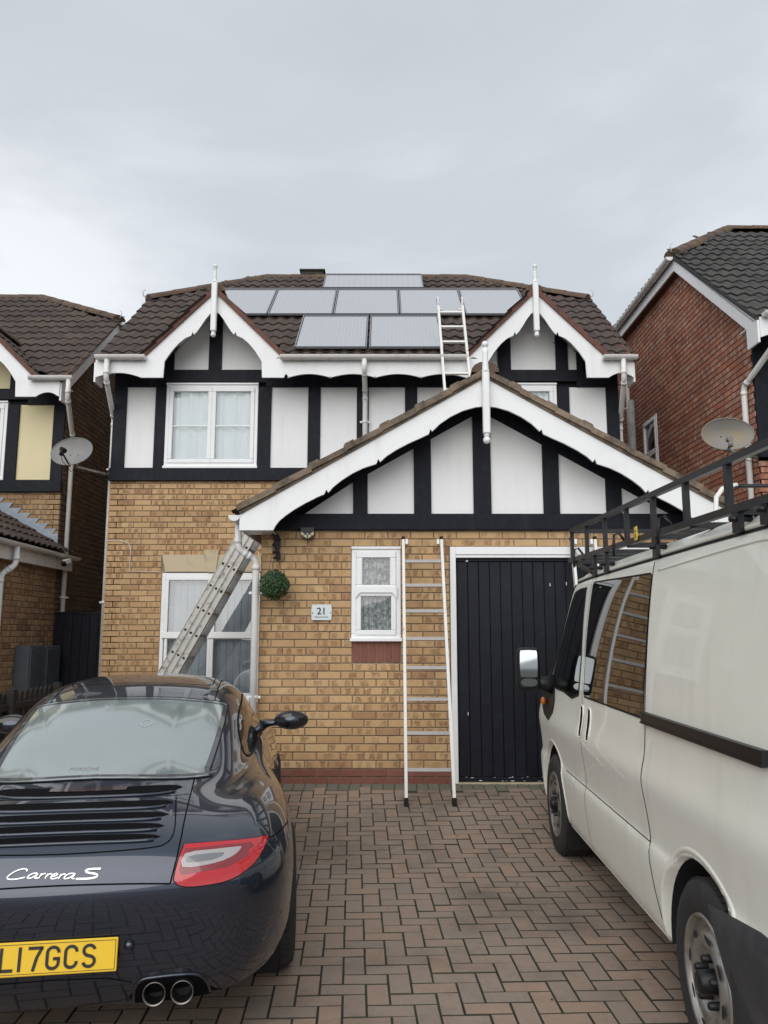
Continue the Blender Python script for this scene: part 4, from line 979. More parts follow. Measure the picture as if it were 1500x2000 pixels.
for k in range(10):
    top_pts += [(x + .055 - .0, z + .0), (x - .02, z + .0)] if False else []
    x -= .1315; z += .075
P = [(-4.66, 2.60), (-4.66, 2.80)]
x, z = -4.66, 2.80
for k in range(9):
    P += [(x - .075, z), (x - .02, z + .075 - .006), (x - .02, z + .075)] if k else [(x - .075, z), (x - .03, z + .075)]
    x -= .1315; z += .075
P += [(x, z), (x, z - .16)]
build('lead_flashing', MB().prism(P, 11.333, 11.341), 'lead', left)
build('lead_apron', MB().add([(-4.64, 11.2, 2.575), (-4.64, 11.34, 2.60), (-5.95, 11.34, 2.60 + 1.31 * .57), (-5.95, 11.2, 2.575 + 1.31 * .57)], [(0, 1, 2, 3)]), 'lead', left)

# ------------------------------------------------------------ right neighbour
RDX, RDY = 8.01, -1.44
YV, YR = 12.42, 13.93; ZV, ZR = ZE + TA * (YV - YE), ZE + TA * (YR - YE); YB = 2 * YR - YE; YWB = YB - .35; RL = -2.3
right, RB, rbd, RS = pitched_house('detached_house', 'right neighbouring house with tall red brick gable wall and grey tiled half-hipped roof', RDX, RDY, 'render', 'red_rough', 'tile_dark', 'ridge', 'red_rough')
rbd('wall', MB().box(WL + .005, WR - .005, YW + .005, YW + .2, 0, 3.404), 'mortar_dark')
wy0, wy1, wz0_, wz1_ = 12.36, 13.03, 3.75, 4.86
def clipR(z):
    cut = 0 if z < ZE + TA * (YW - YE) - .3 else max(0, (z + .22 - ZE) / TA + YE - YW)
    return (0 + max(0, (z + .2 - 4.9) / TA - .3 if z > 4.9 else 0), YWB - YW - cut)
RB.wall(RS(WL, YWB, 0), -math.pi / 2, YWB - YW, 1.2, 6.7, 'red_rough', clip=clipR, holes=[((YWB + RDY) - wy1 - .01, (YWB + RDY) - wy0 + .01, wz0_ - .03, wz1_ + .02)])
RB.wall(RS(WL, YW, 0), 0, 1.2, 0, 3.4, 'red_rough', bias=0); RB.finish()
window(right, -(wy1 - wy0) / 2, (wy1 - wy0) / 2, wz0_, wz1_, -.0, [(-(wy1 - wy0) / 2 + .045, (wy1 - wy0) / 2 - .045, 4.28, wz1_ - .04, .045, None), (-(wy1 - wy0) / 2 + .045, (wy1 - wy0) / 2 - .045, wz0_ + .04, 4.28, .045, None)],
       org=(RDX + WL - .004, (wy0 + wy1) / 2, 0), rot=-math.pi / 2, glass='glass_dim')
rx = RDX + WL
run_pipe(right, [(RDX + VL - .06, 13.85, 6.80), (RDX + VL - .06, 13.85, 6.50), (rx - .05, 13.62, 6.22), (rx - .05, 13.62, 0)], r=.034, m='gutter', clips=[(rx - .05, 13.62, 5.9), (rx - .05, 13.62, 5.3), (rx - .05, 13.62, 4.6)])
run_pipe(right, [(rx - .10, 12.55 + .75, 5.35), (rx - .10, 12.55 + .75, 0)], r=.055, m='pipe_grey', name='soil_pipe')

# ============================================================ VEHICLE HELPERS
def subdivide(rows, levels=3, crease_rows=(), mirror=True):
    """control net (half) -> mirrored Catmull-Clark surface, baked to a plain mesh"""
    mb = MB().grid(rows, smooth=True)
    if mirror: 
        mb.grid([[(-p[0], p[1], p[2]) for p in r][::-1] for r in rows], smooth=True)
    me = mb.mesh('net')
    import bmesh
    bm = bmesh.new(); bm.from_mesh(me); bmesh.ops.remove_doubles(bm, verts=bm.verts, dist=1e-5); bmesh.ops.recalc_face_normals(bm, faces=bm.faces)
    bm.to_mesh(me); bm.free()
    o = bpy.data.objects.new('net', me); C.objects.link(o)
    s = o.modifiers.new('s', 'SUBSURF'); s.levels = levels; s.render_levels = levels
    dg = bpy.context.evaluated_depsgraph_get(); m2 = bpy.data.meshes.new_from_object(o.evaluated_get(dg))
    bpy.data.objects.remove(o); bpy.data.meshes.remove(me)
    return m2
def cut(me, cutters):
    """cut wheel arches out of a body mesh; cutters: list of MB"""
    import bmesh
    me = me.copy(); bm = bmesh.new(); bm.from_mesh(me); bmesh.ops.holes_fill(bm, edges=bm.edges, sides=0); bmesh.ops.recalc_face_normals(bm, faces=bm.faces); bm.to_mesh(me); bm.free()
    o = bpy.data.objects.new('b', me); C.objects.link(o); tmp = []
    for c in cutters:
        k = bpy.data.objects.new('k', c.mesh('k')); C.objects.link(k); tmp.append(k)
        m = o.modifiers.new('x', 'BOOLEAN'); m.operation = 'DIFFERENCE'; m.object = k; m.solver = 'EXACT'
    dg = bpy.context.evaluated_depsgraph_get(); m2 = bpy.data.meshes.new_from_object(o.evaluated_get(dg))
    bpy.data.objects.remove(o)
    for k in tmp: bpy.data.objects.remove(k)
    return m2
def drum(c, r, x0, x1, n=48):
    mb = MB().lathe([(r, x0 - c[0]), (r, x1 - c[0])], c, 'x', n)
    mb.f.append([k for k in range(n)][::-1]); mb.f.append([n + k for k in range(n)])
    return mb
def put(name, me, m, parent, smooth=True, kind=None):
    me.name = name; me.materials.clear(); me.materials.append(M[m])
    me.polygons.foreach_set('use_smooth', [smooth] * len(me.polygons))
    o = bpy.data.objects.new(name, me); C.objects.link(o); o.parent = parent; ORG[o.name] = Vector((0, 0, 0))
    return o
class Skin:
    """lets details follow a curved body: outlines drawn in a side or rear view are laid on the surface"""
    def __init__(s, me): 
        s.t = BVHTree.FromPolygons([v.co.copy() for v in me.vertices], [list(p.vertices) for p in me.polygons])
    def hit(s, a, b, d, off=.002):
        if d == 'rear': o, v = Vector((a, -1, b)), Vector((0, 1, 0))
        elif d == 'left': o, v = Vector((-3, a, b)), Vector((1, 0, 0))
        elif d == 'right': o, v = Vector((3, a, b)), Vector((-1, 0, 0))
        elif d == 'top': o, v = Vector((a, b, 4)), Vector((0, 0, -1))
        else: o, v = Vector((a, 0, b)) - d * 3, d
        p, n, i, dd = s.t.ray_cast(o, v)
        if p is None: 
            p, n, i, dd = s.t.find_nearest(o + v * (2.0 if d != 'rear' else 1.3))
        if n.dot(v) > 0: n = -n
        return p + n * off
    def patch(s, poly, d, off=.002, cell=.03, skirt=.0):
        poly = list(poly); B = []
        for i in range(len(poly)):       # even spacing along the outline
            p, q = Vector(poly[i]), Vector(poly[(i + 1) % len(poly)]); n = max(1, int((q - p).length / cell))
            B += [p.lerp(q, k / n) for k in range(n)]
        x0, x1 = min(p.x for p in B), max(p.x for p in B); y0, y1 = min(p.y for p in B), max(p.y for p in B)
        P = []; y = y0 + cell / 2
        def inside(x, y):
            c = False; j = len(B) - 1
            for i in range(len(B)):
                if (B[i].y > y) != (B[j].y > y) and x < (B[j].x - B[i].x) * (y - B[i].y) / (B[j].y - B[i].y) + B[i].x: c = not c
                j = i
            return c
        while y < y1:
            x = x0 + cell / 2
            while x < x1:
                if inside(x, y) and min((Vector((x, y)) - b).length for b in B) > cell * .4: P.append(Vector((x, y)))
                x += cell
            y += cell
        n = len(B)
        vs, es, fs = geometry.delaunay_2d_cdt(B + P, [], [list(range(n))], 1, 1e-6)[:3]
        mb = MB(); V3 = [s.hit(v.x, v.y, d, off) for v in vs]; F = [list(f) for f in fs]
        # face outwards
        mb.add(V3, F, True)
        if skirt:
            V4 = [s.hit(b.x, b.y, d, off) for b in B] + [s.hit(b.x, b.y, d, off - skirt) for b in B]
            mb.add(V4, [(i, (i + 1) % n, (i + 1) % n + n, i + n) for i in range(n)])
        return mb
    def strip(s, pts, d, wd=.006, off=.0012, cell=.03, closed=False):
        """a narrow line along the surface: panel gaps, seals"""
        P = [Vector(p) for p in pts]
        if closed: P.append(P[0])
        Q = [P[0]]
        for i in range(len(P) - 1):
            n = max(1, int((P[i + 1] - P[i]).length / cell)); Q += [P[i].lerp(P[i + 1], (k + 1) / n) for k in range(n)]
        H = [s.hit(q.x, q.y, d, off) for q in Q]; rows = []
        for i, h in enumerate(H):
            if closed and i in (0, len(H) - 1): t = (H[1] - H[-2]).normalized()
            else: t = (H[min(i + 1, len(H) - 1)] - H[max(i - 1, 0)]).normalized()
            p, n_, _, _ = s.t.find_nearest(h)
            n_ = (h - p).normalized() if (h - p).length > 1e-6 else n_
            b = t.cross(n_).normalized() * wd / 2; rows.append([h - b, h + b])
        return MB().grid(rows, smooth=True)
    def roll(s, pts, d, r=.006, off=.0, cell=.03, n=6):
        P = [Vector(p) for p in pts]; Q = [P[0]]
        for i in range(len(P) - 1):
            k_ = max(1, int((P[i + 1] - P[i]).length / cell)); Q += [P[i].lerp(P[i + 1], (k + 1) / k_) for k in range(k_)]
        return MB().tube([s.hit(q.x, q.y, d, off) for q in Q], r, n)
def smooth_poly(pts, n=4, closed=True):
    """Catmull-Rom through outline points"""
    P = [Vector(p) for p in pts]; L = len(P); out = []
    for i in range(L if closed else L - 1):
        a, b, c, d = (P[(i - 1) % L], P[i], P[(i + 1) % L], P[(i + 2) % L]) if closed else (P[max(i - 1, 0)], P[i], P[i + 1], P[min(i + 2, L - 1)])
        for k in range(n):
            t = k / n; out.append(.5 * ((2 * b) + (c - a) * t + (2 * a - 5 * b + 4 * c - d) * t * t + (3 * b - a - 3 * c + d) * t ** 3))
    if not closed: out.append(P[-1])
    return out

M['paint'] = mat('dark blue grey metallic paint', (.014, .018, .027), .32, metal=.0, coat=1.0, spec=.6)
def flake(m):
    t = m.node_tree; b = t.nodes['Principled BSDF']; b.inputs['Metallic'].default_value = .75; b.inputs['Base Color'].default_value = (.022, .032, .055, 1); b.inputs['Roughness'].default_value = .38
    b.inputs['Coat Roughness'].default_value = .015; b.inputs['Coat IOR'].default_value = 1.6
flake(M['paint'])
M['vanpaint'] = mat('off white van paint', (.79, .795, .72), .4, coat=.35, var=(1.6, (.74, .745, .665), .45, .75), streak=((.50, .49, .42), .45))
M['seam'] = mat('panel gap', (.005, .005, .006), .9, spec=.08)
M['carglass'] = mat('dark tinted car glass', (.004, .005, .005), .02, coat=0, ior=1.62)
M['rearglass'] = mat('rear screen with painted sky sheen', (.20, .245, .24), .06, coat=1.0, ior=1.8, var=(3, (.225, .27, .26), .4, .7))  # pale base colour stands in for sky reflected on the glass
M['rearglass'].node_tree.nodes['Principled BSDF'].inputs['Coat IOR'].default_value = 1.7; M['rearglass'].node_tree.nodes['Principled BSDF'].inputs['Coat Roughness'].default_value = .12
M['cladding'] = mat('weathered grey black cladding', (.035, .037, .042), .6, bump=(120, .3, .001), var=(5, (.07, .072, .078), .5, .75))
M['frit'] = mat('dark printed glass border', (.05, .05, .06), .2, coat=.6)
M['mirror'] = mat('mirror glass', (.34, .37, .39), .03, metal=1.0)
M['lampred'] = mat('red lamp lens', (.45, .006, .012), .10, coat=1.0)
M['lampdark'] = mat('dark red lamp band', (.20, .004, .010), .15, coat=1.0, bump=(220, .5, .002))
M['lampclear'] = mat('clear lamp cluster', (.36, .33, .335), .15, coat=1.0, bump=(120, .8, .003))
M['lampgrey'] = mat('smoked lamp cluster', (.16, .17, .18), .15, coat=1.0)
M['lampsmoke'] = mat('smoked brake light', (.035, .012, .014), .2, coat=1.0)
M['chrome'] = mat('bright badge metal', (.70, .71, .72), .25, metal=.7)
M['plate'] = mat('yellow plate', (.78, .50, .015), .4, coat=.6)
M['platechar'] = mat('black plate letters', (.012, .012, .012), .5)
M['tyre'] = mat('tyre rubber', (.020, .020, .021), .8, bump=(90, .3, .003), var=(3, (.04, .038, .034), .5, .7))
M['wheelsteel'] = mat('dull silver wheel', (.33, .32, .30), .42, metal=.7, var=(16, (.20, .18, .15), .5, .68))
M['exhaust'] = mat('exhaust steel', (.22, .205, .19), .35, metal=1.0)
M['amber'] = mat('orange indicator', (.75, .17, .01), .2, coat=1.0)

# ============================================================ SPORTS CAR
PR = [
 [(0,.14,.165),(.25,.14,.165),(.45,.15,.165),(.58,.16,.175),(.68,.20,.19),(.76,.29,.205),(.82,.42,.22),(.85,.55,.23),(.86,.68,.24)],
 [(0,.05,.26),(.25,.05,.26),(.45,.06,.26),(.6,.085,.265),(.72,.15,.275),(.80,.26,.285),(.855,.40,.30),(.883,.56,.30),(.89,.74,.29)],
 [(0,.022,.41),(.25,.026,.41),(.46,.042,.41),(.62,.072,.41),(.74,.135,.42),(.83,.25,.425),(.876,.42,.42),(.888,.60,.41),(.892,.82,.29)],
 [(0,.0,.57),(.25,.006,.57),(.46,.022,.57),(.62,.055,.575),(.745,.12,.58),(.835,.24,.58),(.88,.42,.56),(.902,.66,.49),(.90,.97,.29)],
 [(0,.012,.635),(.25,.018,.635),(.46,.035,.64),(.62,.07,.65),(.74,.14,.66),(.825,.27,.665),(.877,.47,.64),(.906,.77,.56),(.903,1.17,.29)],
 [(0,.075,.735),(.25,.08,.735),(.46,.095,.735),(.60,.13,.74),(.71,.215,.75),(.79,.37,.755),(.862,.62,.725),(.907,.95,.62),(.897,1.42,.28)],
 [(0,.20,.80),(.25,.20,.80),(.44,.22,.795),(.57,.26,.79),(.67,.37,.80),(.76,.55,.81),(.853,.82,.77),(.903,1.15,.64),(.885,1.65,.25)],
 [(0,.50,.862),(.25,.50,.857),(.43,.52,.847),(.54,.56,.832),(.64,.66,.832),(.745,.84,.842),(.838,1.08,.79),(.89,1.38,.65),(.866,1.85,.22)],
 [(0,0.8,0.905),(0.25,0.81,0.898),(0.5,0.83,0.877),(0.605,0.86,0.852),(0.645,0.95,0.842),(0.735,1.1,0.848),(0.82,1.35,0.79),(0.872,1.62,0.63),(0.86,2.1,0.21)],
 [(0,1.2,1.043),(0.25,1.2,1.035),(0.51,1.21,1.006),(0.63,1.24,0.938),(0.665,1.32,0.865),(0.73,1.4,0.842),(0.8,1.6,0.785),(0.857,1.85,0.62),(0.85,2.3,0.2)],
 [(0,1.6,1.157),(0.25,1.6,1.148),(0.515,1.61,1.124),(0.64,1.63,1.032),(0.69,1.7,0.885),(0.74,1.74,0.84),(0.8,1.85,0.77),(0.85,2.05,0.6),(0.85,2.5,0.2)],
 [(0,2,1.239),(0.25,2,1.23),(0.515,2,1.211),(0.65,2.02,1.114),(0.71,2.05,0.9),(0.755,2.06,0.845),(0.805,2.1,0.76),(0.85,2.25,0.58),(0.85,2.7,0.2)],
 [(0,2.38,1.282),(0.25,2.38,1.274),(0.495,2.38,1.244),(0.625,2.38,1.142),(0.715,2.4,0.915),(0.765,2.4,0.86),(0.81,2.4,0.76),(0.855,2.5,0.58),(0.855,2.9,0.2)],
 [(0,2.7,1.265),(0.25,2.7,1.257),(0.475,2.68,1.21),(0.63,2.66,1.11),(0.72,2.7,0.92),(0.77,2.7,0.865),(0.815,2.7,0.76),(0.86,2.75,0.58),(0.86,3,0.2)],
 [(0,3.05,1.1),(0.25,3.04,1.09),(0.47,3,1.06),(0.62,2.95,0.99),(0.71,3,0.92),(0.78,3,0.87),(0.83,3,0.76),(0.87,3,0.58),(0.87,3.1,0.2)],
 [(0,3.45,.93),(.25,3.43,.93),(.48,3.38,.92),(.62,3.3,.91),(.71,3.25,.89),(.79,3.3,.87),(.85,3.3,.76),(.885,3.3,.6),(.88,3.3,.2)],
 [(0,3.85,.80),(.25,3.85,.79),(.45,3.84,.79),(.60,3.82,.80),(.71,3.8,.84),(.79,3.8,.82),(.85,3.75,.72),(.88,3.7,.58),(.88,3.6,.2)],
 [(0,4.2,.66),(.25,4.2,.66),(.45,4.18,.66),(.6,4.15,.68),(.7,4.1,.70),(.77,4.05,.68),(.82,4.0,.6),(.85,3.95,.5),(.86,3.85,.22)],
 [(0,4.40,.5),(.25,4.39,.5),(.45,4.36,.5),(.6,4.3,.5),(.68,4.25,.5),(.74,4.2,.48),(.79,4.15,.45),(.82,4.1,.4),(.84,4.0,.25)],
 [(0,4.36,.22),(.25,4.36,.22),(.45,4.33,.22),(.6,4.27,.22),(.68,4.22,.22),(.74,4.17,.22),(.77,4.12,.22),(.79,4.08,.22),(.8,4.05,.2)]]
pc_me = subdivide(PR, 4)
CAR_LOC = (-1.20, 3.06, -.14); CAR_ROT = R(8.6)

# ============================================================ VAN BODY
VAN_LOC = (2.116, 2.17, -.119); VAN_ROT = R(-1.5)
VP = [(2.02,0),(2.015,.42),(1.985,.68),(1.945,.79),(1.905,.822),(1.885,.842),(1.80,.865),(1.50,.912),(1.18,.948),(1.10,.953),(.965,.961),(.865,.990),(.77,.974),(.61,.956),(.590,.962),(.555,.980),(.42,.970),(.33,.960),(.235,.948),(.20,.90)]
def van_row(y, top=2.02, wide=1.0, lowz=None, yin=0.0, nose=0.0):
    """one cross-section; top squeezes everything above the belt; nose pulls the centre of the row forward"""
    r = []
    for z, x in VP:
        zz = z if z <= 1.10 else 1.10 + (z - 1.10) * (top - 1.10) / .92
        if top < 1.10: zz = min(z, top)
        xx = x * wide
        r.append((xx, y + nose * (1 - (xx / .985) ** 2), zz))
    return r
VR_ = [van_row(0.02, 1.98, .93), van_row(.03, 2.0, .965), van_row(.10, 2.015, .99), van_row(.5), van_row(1.0), van_row(1.6), van_row(2.2), van_row(2.8), van_row(3.2, 2.015), van_row(3.45, 2.0, 1, nose=.04),
       van_row(3.62, 1.94, 1, nose=.08), van_row(3.85, 1.72, 1, nose=.12), van_row(4.10, 1.46, .998, nose=.16), van_row(4.32, 1.24, 1.0, nose=.16), van_row(4.45, 1.13, .995, nose=.16), van_row(4.60, 1.02, .965, nose=.16), van_row(4.68, .85, .93, nose=.18), van_row(4.70, .60, .92, nose=.16)]
vm_me = subdivide(VR_, 3)

# ============================================================ SPORTS CAR, DETAILS
car = thing('sports_car', 'dark blue-grey sports coupe seen from behind with yellow number plate and rounded tail', 'car', CAR_LOC, CAR_ROT, local=True)
AX = ((.775, 1.02), (.775, 3.37)); CR = .33; CZ = .277
arch = []
for (x_, y_) in AX:
    for sg in (1, -1):
        a, b = sorted((sg * .60, sg * 1.3)); arch.append(drum((0, y_, CZ + .005), .362, a, b, 40))
SK = Skin(pc_me)
body = put('body', cut(pc_me, arch), 'paint', car)
for (x_, y_) in AX:
    for sg in (1, -1): 
        build('arch_liner', MB().lathe([(.02, sg * .615), (.357, sg * .615), (.357, sg * .84)], (0, y_, CZ + .005), 'x', 40), 'dark', car)
build('underbody', MB().box(-.6, .6, .35, 4.1, .19, .42).box(-.55, .55, .3, .6, .2, .5), 'dark', car)
def wheel(parent, c, r, wd, rim_r, side, steel=False):
    t = MB(); x0 = c[0] - side * wd; xo = c[0]
    prof = [(rim_r, -side * wd), (r * .93, -side * wd), (r * .985, -side * wd * .96), (r, -side * wd * .86), (r, -side * wd * .14), (r * .985, -side * wd * .05), (r * .94, side * .004), (rim_r + (r - rim_r) * .5, side * .010), (rim_r + .008, side * .002), (rim_r, -side * .004)]
    ob = build('wheel', t.lathe(prof, c, 'x', 56), 'tyre', parent)
    g = MB()      # tread blocks
    for row in range(5):
        xx = c[0] - side * wd * (.14 + row * .18)
        for k in range(64):
            a = 2 * math.pi * (k + (row % 2) * .5) / 64; da = 2 * math.pi / 64 * .40; w2 = wd * .072; V = []
            for rr_ in (r - .002, r + .0035):
                for aa in (a - da, a + da):
                    for xx2 in (xx - w2, xx + w2): V.append((xx2, c[1] + rr_ * math.cos(aa), c[2] + rr_ * math.sin(aa)))
            g.add(V, [(4, 5, 7, 6), (0, 1, 5, 4), (2, 3, 7, 6), (0, 2, 6, 4), (1, 3, 7, 5)])
    build('tread', g, 'tyre', ob, kind='stuff')
    return ob
for i, (x_, y_) in enumerate(AX):
    for sg in (1, -1):
        w_ = wheel(car, (sg * (.905 if i == 0 else .885), y_, CZ), CR, .29 if i == 0 else .235, .243, sg)
        rim = MB().lathe([(.245, 0), (.235, -sg * .015), (.22, -sg * .05), (.0, -sg * .055)], (sg * (.903 if i == 0 else .883), y_, CZ), 'x', 40)
        for k in range(10):
            a = math.pi * 2 * k / 10; c_ = Vector((sg * (.893 if i == 0 else .873), y_, CZ)); e_ = c_ + Vector((0, math.cos(a), math.sin(a))) * .228
            rim.obox(c_ + Vector((sg * .0, 0, 0)), e_, .034, .02, up=(1, 0, 0))
        build('rim', rim, 'wheelsteel', w_)
# rear screen with its black seal
gl = smooth_poly([(-.475, .872), (0, .888), (.475, .872), (.494, .884), (.520, .98), (.535, 1.08), (.515, 1.130), (.27, 1.162), (0, 1.170), (-.27, 1.162), (-.515, 1.130), (-.535, 1.08), (-.520, .98), (-.494, .884)], 4)
rg = build('rear_screen', SK.patch(gl, 'rear', .003, .03), 'rearglass', car)
build('seal', SK.strip(gl, 'rear', .013, .0035, .02, closed=True), 'rubber', rg)
build('glass_border', SK.strip([p * .0 + Vector((p.x * .975, 1.02 + (p.y - 1.02) * .945)) for p in gl], 'rear', .024, .0046, .02, closed=True), 'frit', rg)
ring_ = [(.135 + .028 * math.cos(t * math.pi / 8), 1.062 + .013 * math.sin(t * math.pi / 8)) for t in range(16)]
build('round_sticker', SK.strip(ring_, 'rear', .004, .005, .02, closed=True), 'sign', rg)
# side windows, seals, door lines
sw = [(1.30, .90), (1.42, .975), (1.62, 1.045), (1.9, 1.10), (2.25, 1.132), (2.6, 1.11), (2.9, 1.02), (3.10, .935), (2.95, .91), (2.6, .90), (1.95, .885), (1.45, .872)]
for sg, d in ((1, 'right'), (-1, 'left')):
    P = smooth_poly(sw, 3)
    q = build('side_window', SK.patch(P, d, .002, .04), 'carglass', car)
    build('seal', SK.strip(P, d, .012, .003, .03, closed=True), 'rubber', q)
    build('door_gap', SK.strip([(3.05, .90), (3.1, .7), (3.06, .35)], d, .005, .0012), 'seam', car)
    build('door_gap', SK.strip([(1.80, .873), (1.74, .75), (1.78, .6), (1.95, .45), (2.0, .30)], d, .005, .0012), 'seam', car)
    build('door_handle', MB().sphere((sg * .838, 1.98, .735), .022, 12, 8, (.5, 4.0, .8)), 'paint', car)
    build('bumper_gap', SK.strip([(.26, .706), (.42, .703), (.64, .69)], d, .005, .0012), 'seam', car)
    build('roof_trim', SK.strip([(sg * .452, 1.25), (sg * .462, 1.7), (sg * .47, 2.2), (sg * .475, 2.6)], 'top', .006, .0015), 'seam', car)
    # mirror on its stalk
    c_ = Vector((sg * .955, 2.80, .915))
    mir = build('wing_mirror', MB().sphere(c_, .1, 24, 14, (1.25, .78, .66)), 'paint', car)
    el = []
    for k in range(24):
        t = k * math.pi / 12; el.append(c_ + Vector((.112 * math.cos(t), -.066, .056 * math.sin(t) )))
    build('mirror_glass', MB().add(el + [c_ + Vector((0, -.073, 0))], [(k, (k + 1) % 24, 24) for k in range(24)]), 'carglass', mir)
    build('mirror_rim', MB().tube([p + Vector((0, .004, 0)) for p in el + [el[0], el[1]]], .006, 6), 'blackplastic', mir)
    build('mirror_arm', MB().tube([c_ + Vector((-sg * .07, 0, -.01)), c_ + Vector((-sg * .15, .02, -.025)), c_ + Vector((-sg * .22, .03, -.035))], [.026, .021, .038], 10), 'paint', mir)
# sunroof joint
build('sunroof_gap', SK.strip([(-.40, 2.02), (.40, 2.02), (.43, 2.1), (.43, 2.42), (.40, 2.5), (-.40, 2.5), (-.43, 2.42), (-.43, 2.1)], 'top', .007, .0012, .03, closed=True), 'seam', car)
# tail: lid joint, air slots, badge
for sg in (1, -1):
    build('lid_gap', SK.strip([(sg * .412, .615), (sg * .43, .70), (sg * .437, .76), (sg * .437, .82), (sg * .436, .872)], 'rear', .006, .0012, .02), 'seam', car)
build('lid_gap', SK.strip(smooth_poly([(-.412, .615), (-.25, .624), (0, .629), (.25, .624), (.412, .615)], 3, False), 'rear', .006, .0012, .02), 'seam', car)
build('grille_gap', SK.strip(smooth_poly([(-.40, .80), (-.405, .765), (-.38, .738), (-.3, .728), (0, .722), (.3, .728), (.38, .738), (.405, .765), (.40, .80), (.38, .84)], 3, False), 'rear', .005, .0012, .02), 'seam', car)
build('spoiler_gap', SK.strip(smooth_poly([(-.436, .842), (-.2, .848), (0, .85), (.2, .848), (.436, .842)], 3, False), 'rear', .004, .0012, .02), 'seam', car)
for z, hx, th in ((.858, .395, .0078), (.831, .375, .0066), (.808, .37, .0072), (.784, .365, .0080), (.758, .36, .0085)):
    top_ = [(x * hx, z + th * (1 - abs(x) ** 6) ** .5 + .004 * (1 - x * x)) for x in [i / 14 for i in range(-14, 15)]]
    bot = [(x * hx, z - th * (1 - abs(x) ** 6) ** .5 + .004 * (1 - x * x)) for x in [i / 14 for i in range(14, -15, -1)]][1:-1]
    sl = build('air_slot', SK.patch(top_ + bot, 'rear', .0015, .02), 'seam', car)
    build('slat', SK.roll([(x, zz - .0035) for x, zz in reversed(bot)], 'rear', .0060, .003), 'paint', sl)
    if z > .85: build('brake_light', SK.patch([(-.16, z + .004), (.16, z + .004), (.16, z + .0105), (-.16, z + .0105)], 'rear', .004, .02), 'lampsmoke', car)
def L2(cx, cy):
    px_, py_ = cx / 2.344, 1600 + cy / 2.344
    return ((px_ - 14) / 184 * .325 - .168, .657 + (1701 - py_) * .00160 - (px_ - 14) * .0001)
script = [
 [(120, 204), (122, 197), (108, 193), (84, 198), (58, 211), (40, 226), (37, 236), (52, 240), (80, 238), (118, 229)],
 [(176, 213), (160, 210), (140, 218), (129, 229), (138, 233), (156, 227), (176, 213), (166, 226), (166, 232), (180, 230)],
 [(192, 211), (182, 232)], [(188, 221), (200, 212), (212, 211)],
 [(222, 211), (212, 232)], [(218, 221), (230, 212), (242, 211)],
 [(240, 223), (258, 219), (268, 212), (260, 209), (246, 216), (238, 226), (244, 232), (258, 231), (272, 225)],
 [(284, 211), (274, 232)], [(280, 221), (292, 212), (304, 211)],
 [(350, 209), (330, 207), (310, 215), (300, 227), (308, 231), (328, 225), (350, 209), (338, 224), (340, 230), (352, 229)],
 [(356, 231), (384, 230), (418, 228), (446, 222), (454, 214), (444, 207), (412, 203), (398, 197), (402, 190), (424, 186), (466, 184)]]
for st in script:
    pts = smooth_poly([L2(*p) for p in st], 3, False)
    build('badge_letter', SK.strip(pts, 'rear', .0040 if st is not script[-1] else .0066, .0035, .004), 'chrome', car)
